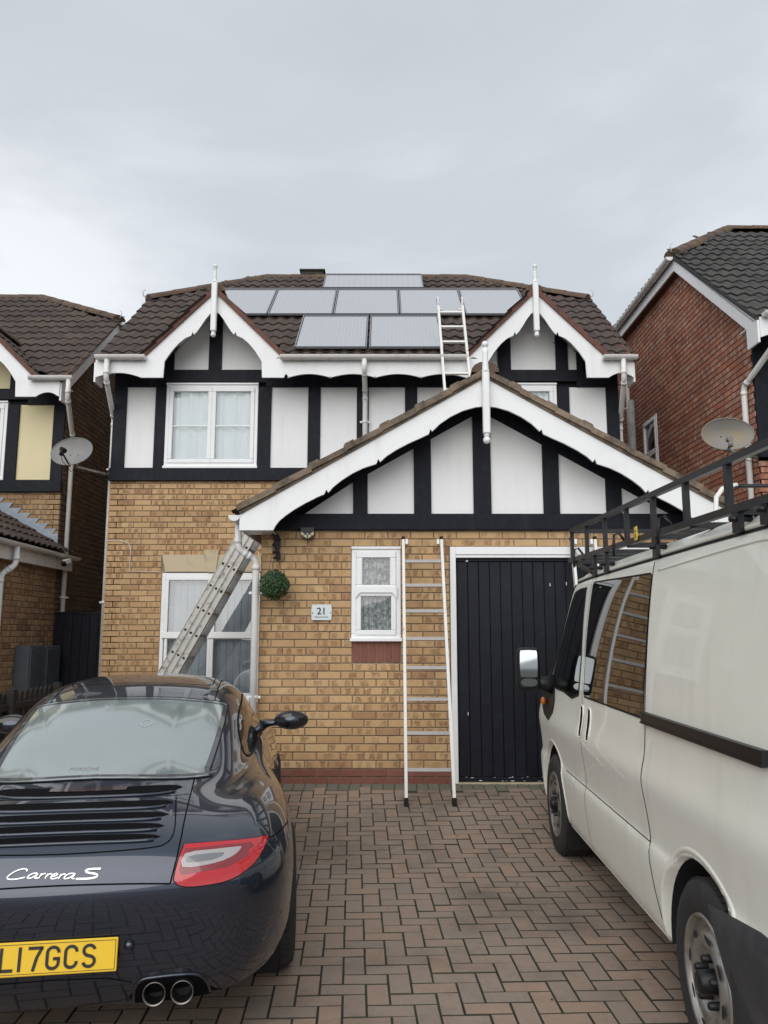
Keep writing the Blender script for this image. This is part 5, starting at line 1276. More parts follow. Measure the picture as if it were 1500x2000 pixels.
# lamps
for sg in (1, -1):
    P = smooth_poly([(sg * a, b) for a, b in [(.425, .633), (.434, .68), (.450, .725), (.47, .731), (.62, .728), (.755, .716), (.766, .705), (.750, .68), (.715, .646), (.66, .618), (.60, .604), (.50, .600), (.45, .606), (.432, .617)]], 2)
    lamp = build('tail_lamp', SK.patch(P, 'rear', .006, .02, skirt=.008), 'lampred', car)
    build('seal', SK.strip(P, 'rear', .008, .003, .02, closed=True), 'rubber', lamp)
    build('lens_band', SK.patch([(sg * a, b) for a, b in [(.440, .655), (.455, .718), (.6, .719), (.70, .712), (.715, .70), (.69, .672), (.62, .650), (.45, .640)]], 'rear', .0065, .02), 'lampdark', lamp)
    build('clear_cluster', SK.patch(smooth_poly([(sg * a, b) for a, b in [(.452, .664), (.458, .704), (.55, .709), (.65, .707), (.665, .702), (.645, .686), (.60, .672), (.53, .664)]], 2), 'rear', .0072, .012), 'lampclear', lamp)
    build('reversing_lens', SK.patch(smooth_poly([(sg * a, b) for a, b in [(.468, .677), (.472, .694), (.53, .698), (.60, .696), (.59, .685), (.55, .678)]], 2), 'rear', .0082, .012), 'lampgrey', lamp)
    # twin exhaust in its cut-out
    build('exhaust_recess', SK.patch(smooth_poly([(sg * a, b) for a, b in [(.285, .168), (.292, .235), (.315, .272), (.36, .282), (.48, .282), (.53, .268), (.555, .23), (.565, .172)]], 2), 'rear', .002, .02), 'seam', car)
    build('recess_edge', SK.roll(smooth_poly([(sg * a, b) for a, b in [(.285, .168), (.292, .235), (.315, .272), (.36, .282), (.48, .282), (.53, .268), (.555, .23), (.565, .172)]], 3, False), 'rear', .006, .002, .02), 'paint', car)
    for ex_ in (.368, .468):
        tip = build('exhaust_tip', MB().lathe([(.036, .28), (.039, .06), (.0410, .045), (.0418, .038), (.0395, .036), (.036, .05), (.034, .20)], (sg * ex_, 0.0, .232), 'y', 32), 'exhaust', car)
        build('exhaust_bore', MB().lathe([(.034, .10), (.0, .101)], (sg * ex_, 0, .232), 'y', 24), 'dark', tip)
    build('parking_sensor', MB().lathe([(.0, .012), (.012, .013), (.0145, .018), (.0155, .05)], (sg * .275, 0.0, .41), 'y', 20), 'paint', car)
    build('sensor_ring', SK.strip([(sg * .275 + .019 * math.cos(t * math.pi / 8), .41 + .019 * math.sin(t * math.pi / 8)) for t in range(16)], 'rear', .002, .001, .01, closed=True), 'seam', car)
    build('bumper_crease', SK.strip([(sg * .285, .268), (sg * .20, .292), (0, .297)], 'rear', .004, .001), 'seam', car)
    build('side_crease', SK.roll([(sg * .76, .34), (sg * .80, .37), (sg * .835, .415)], 'rear', .004, -.001), 'paint', car)
# number plate
plc = Vector((-.022, .004, .3905)); pt = R(8)
PM = Matrix.Translation(plc) @ Matrix.Rotation(-pt, 4, 'X')
def plt(mb): mb.v = [PM @ v for v in mb.v]; return mb
pl = build('number_plate', plt(MB().bbox(-.26, .26, -.004, .004, -.0555, .0555, .003)), 'plate', car)
build('plate_holder', plt(MB().bbox(-.255, .255, .004, .03, -.05, .05, .003)), 'blackplastic', pl)
build('plate_border', plt(ring(-.253, .253, -.0485, .0485, .0018, -.0052, -.004, .0003)), 'platechar', pl)
def glyph(strokes, x0, wdt=.0105):
    """bold plate character from strokes in a .05 x .079 box"""
    mb = MB()
    for st in strokes:
        P = [Vector((x0 + a * .05, 0, (b - .5) * .079)) for a, b in st]; rows = []
        for i, p in enumerate(P):
            t = (P[min(i + 1, len(P) - 1)] - P[max(i - 1, 0)]).normalized(); n_ = Vector((-t.z, 0, t.x)) * wdt / 2
            if i == 0: p = p - t * 0
            rows.append([p - n_ + Vector((0, -.0062, 0)), p + n_ + Vector((0, -.0062, 0))])
        mb.grid(rows, smooth=False)
        mb.grid([[r_[1] + Vector((0, .0022, 0)), r_[1]] for r_ in rows], smooth=False); mb.grid([[r_[0], r_[0] + Vector((0, .0022, 0))] for r_ in rows], smooth=False)
    return plt(mb)
arcs = lambda cx, cy, rx, ry, a0, a1, n=10: [(cx + rx * math.cos(R(a0 + (a1 - a0) * k / n)), cy + ry * math.sin(R(a0 + (a1 - a0) * k / n))) for k in range(n + 1)]
Cs = [(.88, .70)] + [(.88, .72)] + arcs(.5, .72, .38, .21, 0, 180) + arcs(.5, .28, .38, .21, 180, 360) + [(.88, .32)]
chars = {'L': [[(.1, 1), (.1, 0)], [(.0, .066), (.95, .066)]], '1': [[(.1, 0), (.1, 1)]], '7': [[(0, .934), (1.0, .934)], [(.93, .95), (.60, .55), (.38, 0)]],
         'G': [[(.89, .70)] + arcs(.5, .72, .39, .215, 0, 180) + arcs(.5, .28, .39, .215, 180, 360) + [(.89, .46)], [(.52, .46), (.99, .46)]],
         'C': [Cs], 'S': [arcs(.5, .73, .38, .205, 10, 180) + arcs(.5, .73, .38, .22, 180, 250, 5) + arcs(.5, .28, .39, .215, 75, 0, 6) + arcs(.5, .28, .39, .215, 0, -170)]}
for ch_, xx in (('L', -.143), ('1', -.080), ('7', -.047), ('G', .013), ('C', .075), ('S', .137)):
    build('plate_character', glyph(chars[ch_], xx), 'platechar', pl)
def text_mesh(body_, size, extrude=.001, shear=0, bold=False):
    cu = bpy.data.curves.new('t', 'FONT'); cu.body = body_; cu.size = size; cu.extrude = extrude; cu.align_x = 'CENTER'; cu.shear = shear; cu.resolution_u = 3
    if bold: cu.offset = size * .018
    o = bpy.data.objects.new('t', cu); C.objects.link(o); dg = bpy.context.evaluated_depsgraph_get()
    me = bpy.data.meshes.new_from_object(o.evaluated_get(dg)); bpy.data.objects.remove(o); return me
tm = text_mesh('PORSCHE', .020, 0)
mb = MB().add([SK.hit(-.07 + v.co.x * 1.55, .908 + v.co.y * .62, 'rear', .0045) for v in tm.vertices], [list(p.vertices) for p in tm.polygons])
build('screen_lettering', mb, 'lampgrey', rg)

# ============================================================ VAN, DETAILS
van = thing('panel_van', 'off white panel van with black roof rack, dark side windows and black sliding door rail', 'van', VAN_LOC, VAN_ROT, local=True)
VS = Skin(vm_me)
def edrum(cy, cz, ry, rz, x0, x1, n=48, flat=None):
    mb = MB(); V = []
    for x_ in (x0, x1):
        for k in range(n):
            t = 2 * math.pi * k / n; V.append((x_, cy + ry * math.cos(t), cz + rz * math.sin(t)))
    return mb.add(V, [(k, (k + 1) % n, n + (k + 1) % n, n + k) for k in range(n)] + [tuple(range(n))[::-1], tuple(range(n, 2 * n))])
cuts = []
for sg in (1, -1):
    a, b = sorted((sg * .69, sg * 1.3))
    cuts += [edrum(.97, .27, .455, .40, a, b), edrum(3.93, .28, .43, .43, a, b)]
vb = put('body', cut(vm_me, cuts), 'vanpaint', van)
for cy, cz, ry, rz in ((.97, .27, .448, .393), (3.93, .28, .423, .423)):
    for sg in (1, -1):
        rows = [[(x_, cy + ry * math.cos(R(k * 7.5)), cz + rz * math.sin(R(k * 7.5))) for k in range(-1, 26)] for x_ in (sg * .70, sg * .935)]
        vl = MB().grid(rows); vl.add([(sg * .70, cy + ry * math.cos(R(k * 7.5)), cz + rz * math.sin(R(k * 7.5))) for k in range(-1, 26)], [list(range(27))])
        build('arch_liner', vl, 'dark', van)
build('underbody', MB().box(-.68, .68, .3, 4.5, .2, .6), 'dark', van)
for cy in (.97, 3.93):      # flared lips
    for sg, d in ((-1, 'left'), (1, 'right')):
        ry, rz = (.455, .40) if cy < 2 else (.43, .43)
        pts = [(cy + (ry + .02) * math.cos(R(a)), .275 + (rz + .02) * math.sin(R(a))) for a in range(-8, 190, 6)]
        build('arch_lip', VS.roll(pts, d, .016, -.010, .03, 8), 'vanpaint', van)
for (wy, wz) in ((.93, .265), (3.90, .283)):
    for sg in (1, -1):
        c_ = (sg * .965, wy, wz)
        w_ = wheel(van, c_, .345, .20, .225, sg)
        X_ = lambda d_: sg * d_
        rim = MB().lathe([(.227, .0 * sg), (.222, sg * .008), (.212, sg * .004), (.206, -sg * .02), (.196, -sg * .045), (.185, -sg * .04), (.168, -sg * .012), (.150, sg * .004), (.128, sg * .006), (.112, -sg * .006), (.10, -sg * .03), (.085, -sg * .03), (.0, -sg * .03)], c_, 'x', 56)
        ro = build('rim', rim, 'wheelsteel', w_)
        for k in range(8):
            a = 2 * math.pi * (k + .3) / 8; cc = Vector((c_[0] + sg * .0065, wy + .159 * math.cos(a), wz + .159 * math.sin(a))); tt = Vector((0, -math.sin(a), math.cos(a))); rad = Vector((0, math.cos(a), math.sin(a)))
            V = [cc + tt * .027 * math.cos(q * math.pi / 8) + rad * .0115 * math.sin(q * math.pi / 8) + Vector((-sg * .006 * 0, 0, 0)) for q in range(16)]
            build('vent_hole', MB().add([v + Vector((sg * .0005, 0, 0)) for v in V], [list(range(16)) if sg < 0 else list(range(16))[::-1]]), 'dark', ro)
        hub = MB().lathe([(.0, sg * .038), (.030, sg * .037), (.040, sg * .030), (.043, -sg * .03)], c_, 'x', 24)
        build('hub_cap', hub, 'blackplastic', ro)
        for k in range(5):
            a = 2 * math.pi * k / 5 + .3; cc = (c_[0], wy + .078 * math.cos(a), wz + .078 * math.sin(a))
            build('wheel_nut', MB().lathe([(.0, sg * .020), (.010, sg * .019), (.014, sg * .012), (.015, -sg * .03)], cc, 'x', 10), 'blackplastic', ro)
# glazing and black trim
for sg, d in ((-1, 'left'), (1, 'right')):
    P = [(1.618, 1.125), (1.640, 1.50), (1.665, 1.79), (1.69, 1.803), (2.88, 1.835), (2.905, 1.82), (2.90, 1.5), (2.872, 1.15), (2.85, 1.128)]
    q = build('side_window', VS.patch(P, d, .004, .05, skirt=.004), 'carglass', van)
    build('seal', VS.strip(P, d, .010, .0045, .04, closed=True), 'rubber', q)
    P = smooth_poly([(3.02, 1.13), (3.06, 1.60), (3.085, 1.79), (3.11, 1.808), (3.40, 1.80), (3.52, 1.74), (3.80, 1.42), (3.98, 1.19), (3.94, 1.13), (3.5, 1.118)], 2)
    q = build('cab_window', VS.patch(P, d, .004, .05, skirt=.004), 'carglass', van)
    build('seal', VS.strip(P, d, .016, .0045, .04, closed=True), 'rubber', q)
    P = [(3.52, 1.85), (3.60, 1.86), (3.95, 1.55), (4.22, 1.27), (4.38, 1.10), (4.40, 1.00), (4.18, .90), (3.98, .87), (3.86, .93), (3.83, 1.03), (3.84, 1.11), (4.02, 1.13), (4.04, 1.20), (3.80, 1.50), (3.58, 1.77)]
    build('pillar_trim', VS.patch(P, d, .008, .04, skirt=.008), 'blackplastic', van)
    for hy, hz in ((2.915, .975), (2.715, .975)):
        w2 = .036; P = smooth_poly([(hy - w2, hz - .085), (hy - w2 - .006, hz), (hy - w2, hz + .085), (hy + w2, hz + .085), (hy + w2, hz - .07), (hy + .012, hz - .095)], 2)
        q = build('door_handle', VS.patch(P, d, .002, .02), 'seam', van)
        build('handle_surround', VS.roll(P + [P[0]], d, .006, .001, .02), 'vanpaint', q)
    build('door_gap', VS.strip([(1.668, 1.86), (1.645, 1.6), (1.600, 1.137), (1.590, .95), (1.600, .86), (1.585, .76), (1.572, .62), (1.548, .52), (1.515, .42), (1.455, .28), (1.42, .20)], d, .009, .0015), 'seam', van)
    build('door_gap', VS.strip([(2.965, 1.86), (2.95, 1.6), (2.93, 1.12), (2.868, 1.02), (2.86, .80), (2.85, .6), (2.83, .42), (2.79, .21)], d, .005, .0015), 'seam', van)
    build('door_gap', VS.strip([(3.50, .35), (3.50, .21)], d, .005, .0015), 'seam', van)
    build('moulding_gap', VS.strip([(1.575, .592), (2.85, .592)], d, .005, .0012), 'seam', van)
    build('moulding_gap', VS.strip([(2.86, .592), (3.46, .592)], d, .005, .0012), 'seam', van)
    build('roof_gutter', VS.strip([(.08, 1.868), (1.0, 1.874), (2.0, 1.874), (3.0, 1.872), (3.52, 1.862)], d, .014, .003), 'rubber', van)
    build('gutter_lip', VS.roll([(.08, 1.882), (1.0, 1.888), (2.0, 1.888), (3.0, 1.886), (3.54, 1.876)], d, .012, .004), 'vanpaint', van)
    build('swage', VS.roll(smooth_poly([(1.58, 1.812), (.5, 1.83), (.30, 1.80)], 4, False), d, .007, -.001), 'vanpaint', van)
    # sliding rail
    a, b = VS.hit(1.595, 1.133, d, .008), VS.hit(.335, 1.136, d, .008)
    rl = build('sliding_rail', MB().obox(a, b, .030, .050), 'blackplastic', van)
    build('rail_lip', MB().obox(a + Vector((sg * .014, 0, .022)), b + Vector((sg * .014, 0, .022)), .012, .008), 'blackplastic', rl)
    build('rail_lip', MB().obox(a + Vector((sg * .014, 0, -.022)), b + Vector((sg * .014, 0, -.022)), .012, .008), 'blackplastic', rl)
    build('rear_cladding', VS.patch([(.08, .22), (.08, .60), (.45, .60), (.84, .56), (.80, .50), (.755, .43), (.72, .36), (.66, .22)], d, .008, .04, skirt=.012), 'cladding', van)
    build('sill_edge', VS.roll([(1.45, .222), (2.5, .222), (3.5, .222)], d, .010, -.004), 'vanpaint', van)
# mud flaps behind the front wheels
for sg in (1, -1):
    build('mud_flap', MB().bbox(sg * .74, sg * .95, 3.50, 3.515, .06, .34), 'rubber', van)
    build('mud_flap', MB().bbox(sg * .74, sg * .95, .50, .515, .06, .34), 'rubber', van)
    # door mirror
    c_ = Vector((sg * 1.145, 3.84, 1.255)); hs = .0; rows = []
    def sq(w_, h_, yy, n=28, e=.32):
        o_ = []
        for k in range(n + 1):
            t = 2 * math.pi * k / n; cx_, sx_ = math.cos(t), math.sin(t)
            o_.append(c_ + Vector((math.copysign(abs(cx_) ** e, cx_) * w_, yy, math.copysign(abs(sx_) ** e, sx_) * h_ - (.0))))
        return o_
    mbm = MB().grid([sq(.072, .142, -.02), sq(.083, .153, -.012), sq(.088, .158, .01), sq(.082, .15, .06), sq(.055, .12, .11), sq(.01, .03, .125)])
    mir = build('door_mirror', mbm, 'blackplastic', van)
    up = [p + Vector((0, .004, 0)) for p in sq(.072, .142, -.020)][:-1]
    cc2 = c_ + Vector((0, -.016, 0))
    build('mirror_back', MB().add(up + [cc2], [(k, (k + 1) % 28, 28) for k in range(28)]), 'dark', mir)
    def pane(z0, z1, w_):
        P = smooth_poly([(-w_, z0 + .02), (-w_, z1 - .02), (-w_ + .02, z1), (w_ - .02, z1), (w_, z1 - .02), (w_, z0 + .02), (w_ - .02, z0), (-w_ + .02, z0)], 2)
        V = [c_ + Vector((p.x, -.026 - sg * p.x * .28 * -1 * .4 + (p.y) * .02, p.y)) for p in P]; return MB().add(V, [list(range(len(V)))])
    build('mirror_glass', pane(-.06, .135, .062), 'mirror', mir); build('wide_glass', pane(-.125, -.072, .058), 'mirror', mir)
    build('mirror_arm', MB().tube([c_ + Vector((-sg * .04, .05, -.09)), c_ + Vector((-sg * .13, .08, -.115)), c_ + Vector((-sg * .22, .10, -.12))], [.045, .055, .08], 12), 'blackplastic', mir)
    build('side_indicator', MB().sphere((sg * .995, 4.12, 1.0), .026, 14, 8, (.8, 1.1, 1.2)), 'amber', van)
# windscreen
build('windscreen', VS.patch([(-.72, 1.22), (.72, 1.22), (.70, 1.62), (.62, 1.86), (-.62, 1.86), (-.70, 1.62)], Vector((0, -1, 0)), .003, .06), 'carglass', van)
# roof rack
rk = thing('roof_rack', 'black steel roof rack bolted along the gutters of the white van', 'roof rack', VAN_LOC, VAN_ROT, local=True)
zt_ = lambda y: 2.137 + (y - .38) * .0335; zl_ = lambda y: 1.955 + (y - .40) * .025
def rbar(n, a, b, w_=.027, h_=.027, m='blackmetal'): return build(n, MB().obox(a, b, w_, h_), m, rk)
posts = [.717 - .456 * 1, .717, 1.165, 1.616, 2.083, 2.555, 3.038, 3.50]
for sg in (-1, 1):
    X = sg * .86
    rbar('top_rail', (X, .20, zt_(.20)), (X, 3.52, zt_(3.52))); rbar('lower_rail', (X, .20, zl_(.2)), (X, 3.60, zl_(3.6)), .027, .030)
    for y_ in posts: rbar('post', (X, y_, zl_(y_)), (X, y_ + (0 if y_ < 3.4 else .0), zt_(y_)), .022, .034)
    for y_ in (.425, .654, 1.60, 2.555, 2.853):
        ft = rbar('rack_foot', (X, y_, zl_(y_)), (X + sg * .0, y_, 1.875), .022, .055)
        build('clamp_bolt', MB().lathe([(.0, sg * -.05), (.012, sg * -.05), (.012, sg * .03), (.0, sg * .03)], (X, y_, 1.925), 'x', 8), 'blackmetal', ft)
    rbar('front_brace', (X, 3.52, zl_(3.5) - .01), (X, 2.90, 1.90), .022, .022)
    for y_ in (1.35, 2.12, 3.15):
        z0 = zl_(y_)
        build('rack_hook', MB().tube([(X - sg * .0, y_ + .02, z0 + .02), (X + sg * .03, y_ + .02, z0 + .06), (X + sg * .055, y_ + .02, z0 + .05), (X + sg * .06, y_ + .02, z0 + .0), (X + sg * .06, y_ + .02, z0 - .07)], .008, 8), 'blackmetal', rk)
for y_ in (.35, .654, 1.12, 1.60, 2.083, 2.555, 2.853, 3.20, 3.50):
    rbar('cross_bar', (-.86, y_, zl_(y_) - .012), (.86, y_, zl_(y_) - .012), .040, .026)
rbar('front_rail', (-.86, 3.52, zt_(3.52)), (.86, 3.52, zt_(3.52))); rbar('front_rail', (-.86, 3.58, zl_(3.58)), (.86, 3.58, zl_(3.58)))
st = build('yellow_label', MB().bbox(-.883, -.878, 1.83, 1.875, 1.985, 2.055, .001), 'yellow', rk)
sm = text_mesh('NO', .018, 0, bold=True)
build('label_print', MB().add([(-.8838, 1.852 - v.co.x, 2.028 + v.co.y * .8) for v in sm.vertices], [list(p.vertices) for p in sm.polygons]), 'platechar', st)
for k_ in range(3): build('label_print', MB().box(-.8838, -.8834, 1.838, 1.868, 2.013 - k_ * .008, 2.016 - k_ * .008), 'platechar', st)
# bent pale tube stand-off lying in the rack
so = thing('ladder_standoff', 'bent pale metal ladder stand-off with dark bar standing in the van roof rack', 'ladder stand-off', VAN_LOC, VAN_ROT, local=True)
TX = -.30
build('standoff_bar', MB().tube([(TX, 2.05, 2.30), (TX + .42, 2.05, 2.30)], .011, 10), 'blackmetal', so)
for x_ in (TX, TX + .42):
    build('standoff_arm', MB().tube([(x_ + .03, 2.05, 2.305), (x_, 2.05, 2.302), (x_ - .05, 2.05, 2.285), (x_ - .085, 2.05, 2.24), (x_ - .095, 2.05, 2.15), (x_ - .095, 2.05, 1.99)], .013, 10), 'gutter', so)

# ============================================================ SOLAR PANELS
def on_roof(x, y, off=.0): return Vector((x, y, ZE + TA * (y - YE))) + Vector((0, -SA, CA)) * off
def solar(x0, x1, y0, y1, label, skew=0.0, off=.105):
    y0, y1 = y0 - .10, y1 - .10
    t = thing('solar_panel', label, 'solar panel', on_roof((x0 + x1) / 2, y0, off), 0, 'solar panels on the middle roof')
    a, b, c, d = on_roof(x0, y0, off), on_roof(x1, y0, off), on_roof(x1 + skew, y1, off), on_roof(x0 + skew, y1, off)
    n = Vector((0, -SA, CA)); i = .022
    def ins(p, q, s, u, v): return p.lerp(q, u).lerp(s, v)
    u = (b - a).normalized(); v = (d - a).normalized()
    g = [a + u * i + v * i + n * .004, b - u * i + v * i + n * .004, c - u * i - v * i + n * .004, d + u * i - v * i + n * .004]
    build('cell_glass', MB().add(g, [(0, 1, 2, 3)], uvs=[[(0, 0), (1, 0), (1, 1), (0, 1)]]), 'solar', t)
    for p, q in ((a, b), (b, c), (c, d), (d, a)):
        m_ = (a + c) / 2; cx = lambda w_: w_ + (m_ - w_).normalized() * .013
        build('frame_bar', MB().obox(cx(p), cx(q), .014, .036, up=n), 'panel_frame', t)
    build('back_sheet', MB().add([p - n * .012 for p in (a, b, c, d)], [(0, 1, 2, 3)]), 'dark', t)
    for k in (.2, .8):
        build('mounting_rail', MB().obox(a.lerp(d, k) - n * .04, b.lerp(c, k) - n * .04, .04, .04, up=n), 'blackmetal', t)
    return t
M['panel_frame'] = mat('solar frame', (.30, .31, .33), .4, metal=.6)
solar(-1.20, -.23, 10.40, 11.50, 'solar panel on the left of the bottom row of two')
solar(-.20, .80, 10.40, 11.50, 'solar panel on the right of the bottom row, beside the roof ladder')
X5 = [-2.62, -1.75, -.765, .235, 1.22, 2.20]
for i, lb in enumerate(('cut short by the left gablet, far left of the row of five', 'above the left panel of the bottom pair, second in the row of five', 'in the middle of the row of five', 'behind the top of the roof ladder, fourth in the row of five', 'beside the right gablet, far right of the row of five')):
    solar(X5[i] + .006, X5[i + 1] - .006, 11.55, 12.62, 'solar panel ' + lb)
solar(-1.02, .66, 12.68, 13.36, 'single wide solar panel at the top near the ridge')

# ============================================================ LADDERS
def plain_ladder(label, foot, topp, w_, rungs, m='ladder_white', mr='steel', hooks=False, feet=True, stile=(.058, .026), taper=0, group='ladders around the middle house'):
    foot, topp = Vector(foot), Vector(topp)
    t = thing('ladder', label, 'ladder', foot, 0, group)
    d = (topp - foot).normalized(); n = Vector((1, 0, 0)).cross(d).normalized()
    for sg in (-1, 1):
        a = foot + Vector((sg * (w_ / 2 + taper), 0, 0)); b = topp + Vector((sg * w_ / 2, 0, 0))
        st = build('stile', MB().obox(a, b, stile[1], stile[0], up=n), m, t)
        if feet: build('rubber_foot', MB().obox(a - d * .05, a + d * .03, stile[1] + .012, stile[0] + .012, up=n), 'rubber', st)
        build('end_cap', MB().obox(b - d * .01, b + d * .018, stile[1] + .006, stile[0] + .006, up=n), 'rubber', st)
        if hooks:
            build('stile_hook', MB().tube([b - d * .12 - n * .0, b - d * .08 + n * .05, b + n * .06, b + d * .05 + n * .03, b + d * .06 - n * .02, b + d * .02 - n * .06], .012, 8), 'gutter', st)
            build('stile_guide', MB().tube([b - d * .16 - Vector((sg * -.02, 0, 0)), b - d * .16 + Vector((sg * -.06, 0, 0))], .018, 8), 'gutter', st)
        else:
            build('stile_bracket', MB().obox(b - d * .03 - Vector((sg * .02, 0, 0)), b - d * .03 - Vector((sg * .045, 0, 0)), .05, .04, up=n), m, st)
    for k in rungs:
        p = foot.lerp(topp, k); ww = w_ / 2 + taper * (1 - k)
        build('rung', MB().obox(p - Vector((ww, 0, 0)), p + Vector((ww, 0, 0)), .030, .028, up=n), mr, t)
    return t
fy_ = 7.16
plain_ladder('scuffed white single ladder leaning on the brick wall between small window and garage door', (.398, fy_, zg(fy_) + .03), (.372, 7.72, 2.30), .37,
    [.068, .185, .300, .415, .530, .645, .760, .875, .955][0:0] + [.109, .238, .361, .479, .591, .700, .805, .905], taper=.022)
plain_ladder('white ladder standing on the garage roof and leaning over the gutter below the solar panels', (.94, 9.37, 3.72), (.905, 10.42, 5.90), .33, [.085 + .118 * k for k in range(8)][:8],
    mr='ladder_white', hooks=True, stile=(.062, .03))
l2 = plain_ladder('white ladder behind the van front, leaning above the garage door', (1.96, 7.28, zg(7.28) + .03), (1.93, 7.70, 2.30), .22, [.1 + .115 * k for k in range(8)], mr='ladder_white')
for sg in (-1, 1):
    build('stay', MB().tube([(1.93 + sg * .10, 7.69, 2.20), (1.93, 7.66, 2.06)], .006, 6), 'alu', l2)
# triple extension ladder, seen edge on, leaning on the side of the garage
tl_ = thing('extension_ladder', 'dirty aluminium triple extension ladder leaning steeply across the lower window', 'ladder', (-2.95, 9.2, 0), 0, 'ladders around the middle house')
A, B_ = Vector((-2.95, 9.25, .02)), Vector((-1.50, 9.05, 2.62)); d = (B_ - A).normalized(); nn = d.cross(Vector((0, 1, 0))).normalized()
if nn.x < 0: nn = -nn
W3 = .40
for k in range(3):
    for side in (0, 1):
        off = nn * (-.075 + k * .072) + Vector((0, side * W3, 0)); a, b = A + off, B_ + off + d * (.0 - k * .03)
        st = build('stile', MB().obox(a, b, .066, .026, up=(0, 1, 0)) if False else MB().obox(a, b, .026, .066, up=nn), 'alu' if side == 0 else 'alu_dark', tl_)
        if side == 0:
            build('stile_lip', MB().obox(a + nn * .030 + Vector((0, -.016, 0)), b + nn * .030 + Vector((0, -.016, 0)), .010, .006, up=nn), 'alu', st)
            build('stile_lip', MB().obox(a - nn * .030 + Vector((0, -.016, 0)), b - nn * .030 + Vector((0, -.016, 0)), .010, .006, up=nn), 'alu', st)
        build('end_cap', MB().obox(a - d * .03, a + d * .02, .034, .074, up=nn), 'rubber', st)
    L = (B_ - A).length; j = 0; s_ = .16
    while s_ < L - .05:
        c = A + d * s_ + nn * (-.075 + k * .072)
        rg_ = build('rung', MB().tube([c + Vector((0, -.010, 0)), c + Vector((0, W3, 0))], .016, 10, cap=False), 'alu', tl_)
        V = [c + Vector((0, -.0145, 0)) + (nn * math.cos(q * math.pi / 7) + Vector((0, 0, 1)).cross(Vector((0,0,0))) + d * math.sin(q * math.pi / 7)) * (.0165 if math.sin(q * math.pi / 7) <= .1 else .0125) for q in range(14)]
        build('rung_end', MB().add(V, [list(range(14))]), 'dark', rg_)
        s_ += .285; j += 1

# ============================================================ THINGS ON THE GARAGE WALL
sg_ = thing('house_sign', 'brushed metal house sign with number 21 on buff brick beside the small window', 'sign', (-.603, 7.79, 1.52))
cx, cz, hw_, hh = -.603, 1.596, .098, .075
P = [(cx - hw_ + .006, cz - hh), (cx + hw_ - .006, cz - hh), (cx + hw_, cz - hh * .55), (cx + hw_ + .001, cz + .0), (cx + hw_, cz + hh * .55), (cx + hw_ - .006, cz + hh), (cx - hw_ + .006, cz + hh), (cx - hw_, cz + hh * .55), (cx - hw_ - .001, cz), (cx - hw_, cz - hh * .55)]
pl_ = build('sign_plate', MB().prism(P, 7.770, 7.774), 'sign', sg_)
for sx in (-1, 1): build('screw', MB().lathe([(.0, -.004), (.006, -.003), (.006, .02)], (cx + sx * (hw_ - .011), 7.770, cz - .006), 'y', 10), 'steel', sg_)
for txt, size, zz, bold in (('21', .092, cz - .020, True), ('Waterloo Drive', .0205, cz - .052, True)):
    tmz = text_mesh(txt, size, 0, bold=bold)
    build('sign_lettering', MB().add([(cx + v.co.x, 7.7692, zz + v.co.y) for v in tmz.vertices], [list(p.vertices) for p in tmz.polygons]), 'platechar', sg_)
# solar security light
sl_ = thing('security_light', 'small black security light with warm angled panels under the black beam', 'light', (-.745, 7.74, 2.30))
build('lamp_housing', MB().prism([(-.808, 2.415), (-.682, 2.415), (-.676, 2.345), (-.700, 2.315), (-.745, 2.298), (-.790, 2.315), (-.814, 2.345)], 7.72, 7.79), 'blackplastic', sl_)
for P in ([(-.806, 2.375), (-.806, 2.345), (-.788, 2.334), (-.772, 2.352)], [(-.784, 2.328), (-.750, 2.308), (-.750, 2.338), (-.770, 2.347)], [(-.740, 2.308), (-.706, 2.328), (-.720, 2.347), (-.740, 2.338)], [(-.702, 2.334), (-.684, 2.345), (-.684, 2.375), (-.718, 2.352)]):
    build('lamp_panel', MB().prism(P, 7.712, 7.722), 'amber_glass', sl_)
build('sensor_eye', MB().sphere((-.745, 7.716, 2.352), .009, 10, 6), 'upvc', sl_)
# iron bracket and the hanging box ball
br = thing('hanging_bracket', 'ornate black iron bracket on brick above the topiary ball', 'bracket', (-1.045, 7.79, 2.1))
build('back_plate', MB().prism([(-1.055, 2.10), (-1.03, 2.08), (-1.012, 2.13), (-1.022, 2.20), (-1.010, 2.26), (-1.02, 2.33), (-1.035, 2.35), (-1.05, 2.335), (-1.06, 2.26), (-1.05, 2.2), (-1.06, 2.15)], 7.775, 7.785), 'blackmetal', br)
build('bracket_arm', MB().tube([(-1.035, 7.78, 2.31), (-1.04, 7.72, 2.33), (-1.045, 7.62, 2.32), (-1.048, 7.57, 2.27), (-1.048, 7.585, 2.235)], .008, 8), 'blackmetal', br)
build('bracket_scroll', MB().tube([(-1.035, 7.775, 2.12), (-1.04, 7.70, 2.14), (-1.045, 7.64, 2.22), (-1.047, 7.64, 2.31)], .008, 8), 'blackmetal', br)
for zz, yy in ((2.30, 7.70), (2.24, 7.66), (2.17, 7.70), (2.12, 7.74), (2.33, 7.62)):
    for sx in (-1, 1): build('iron_leaf', MB().sphere((-1.043 + sx * .022, yy, zz), .016, 10, 6, (1, .6, .9)), 'blackmetal', br)
ball = thing('topiary_ball', 'green artificial box topiary ball hanging from the iron bracket by wires', 'topiary ball', (-1.04, 7.58, 1.72))
BC = Vector((-1.04, 7.585, 1.85)); mbf = MB(); rr = random.Random(5)
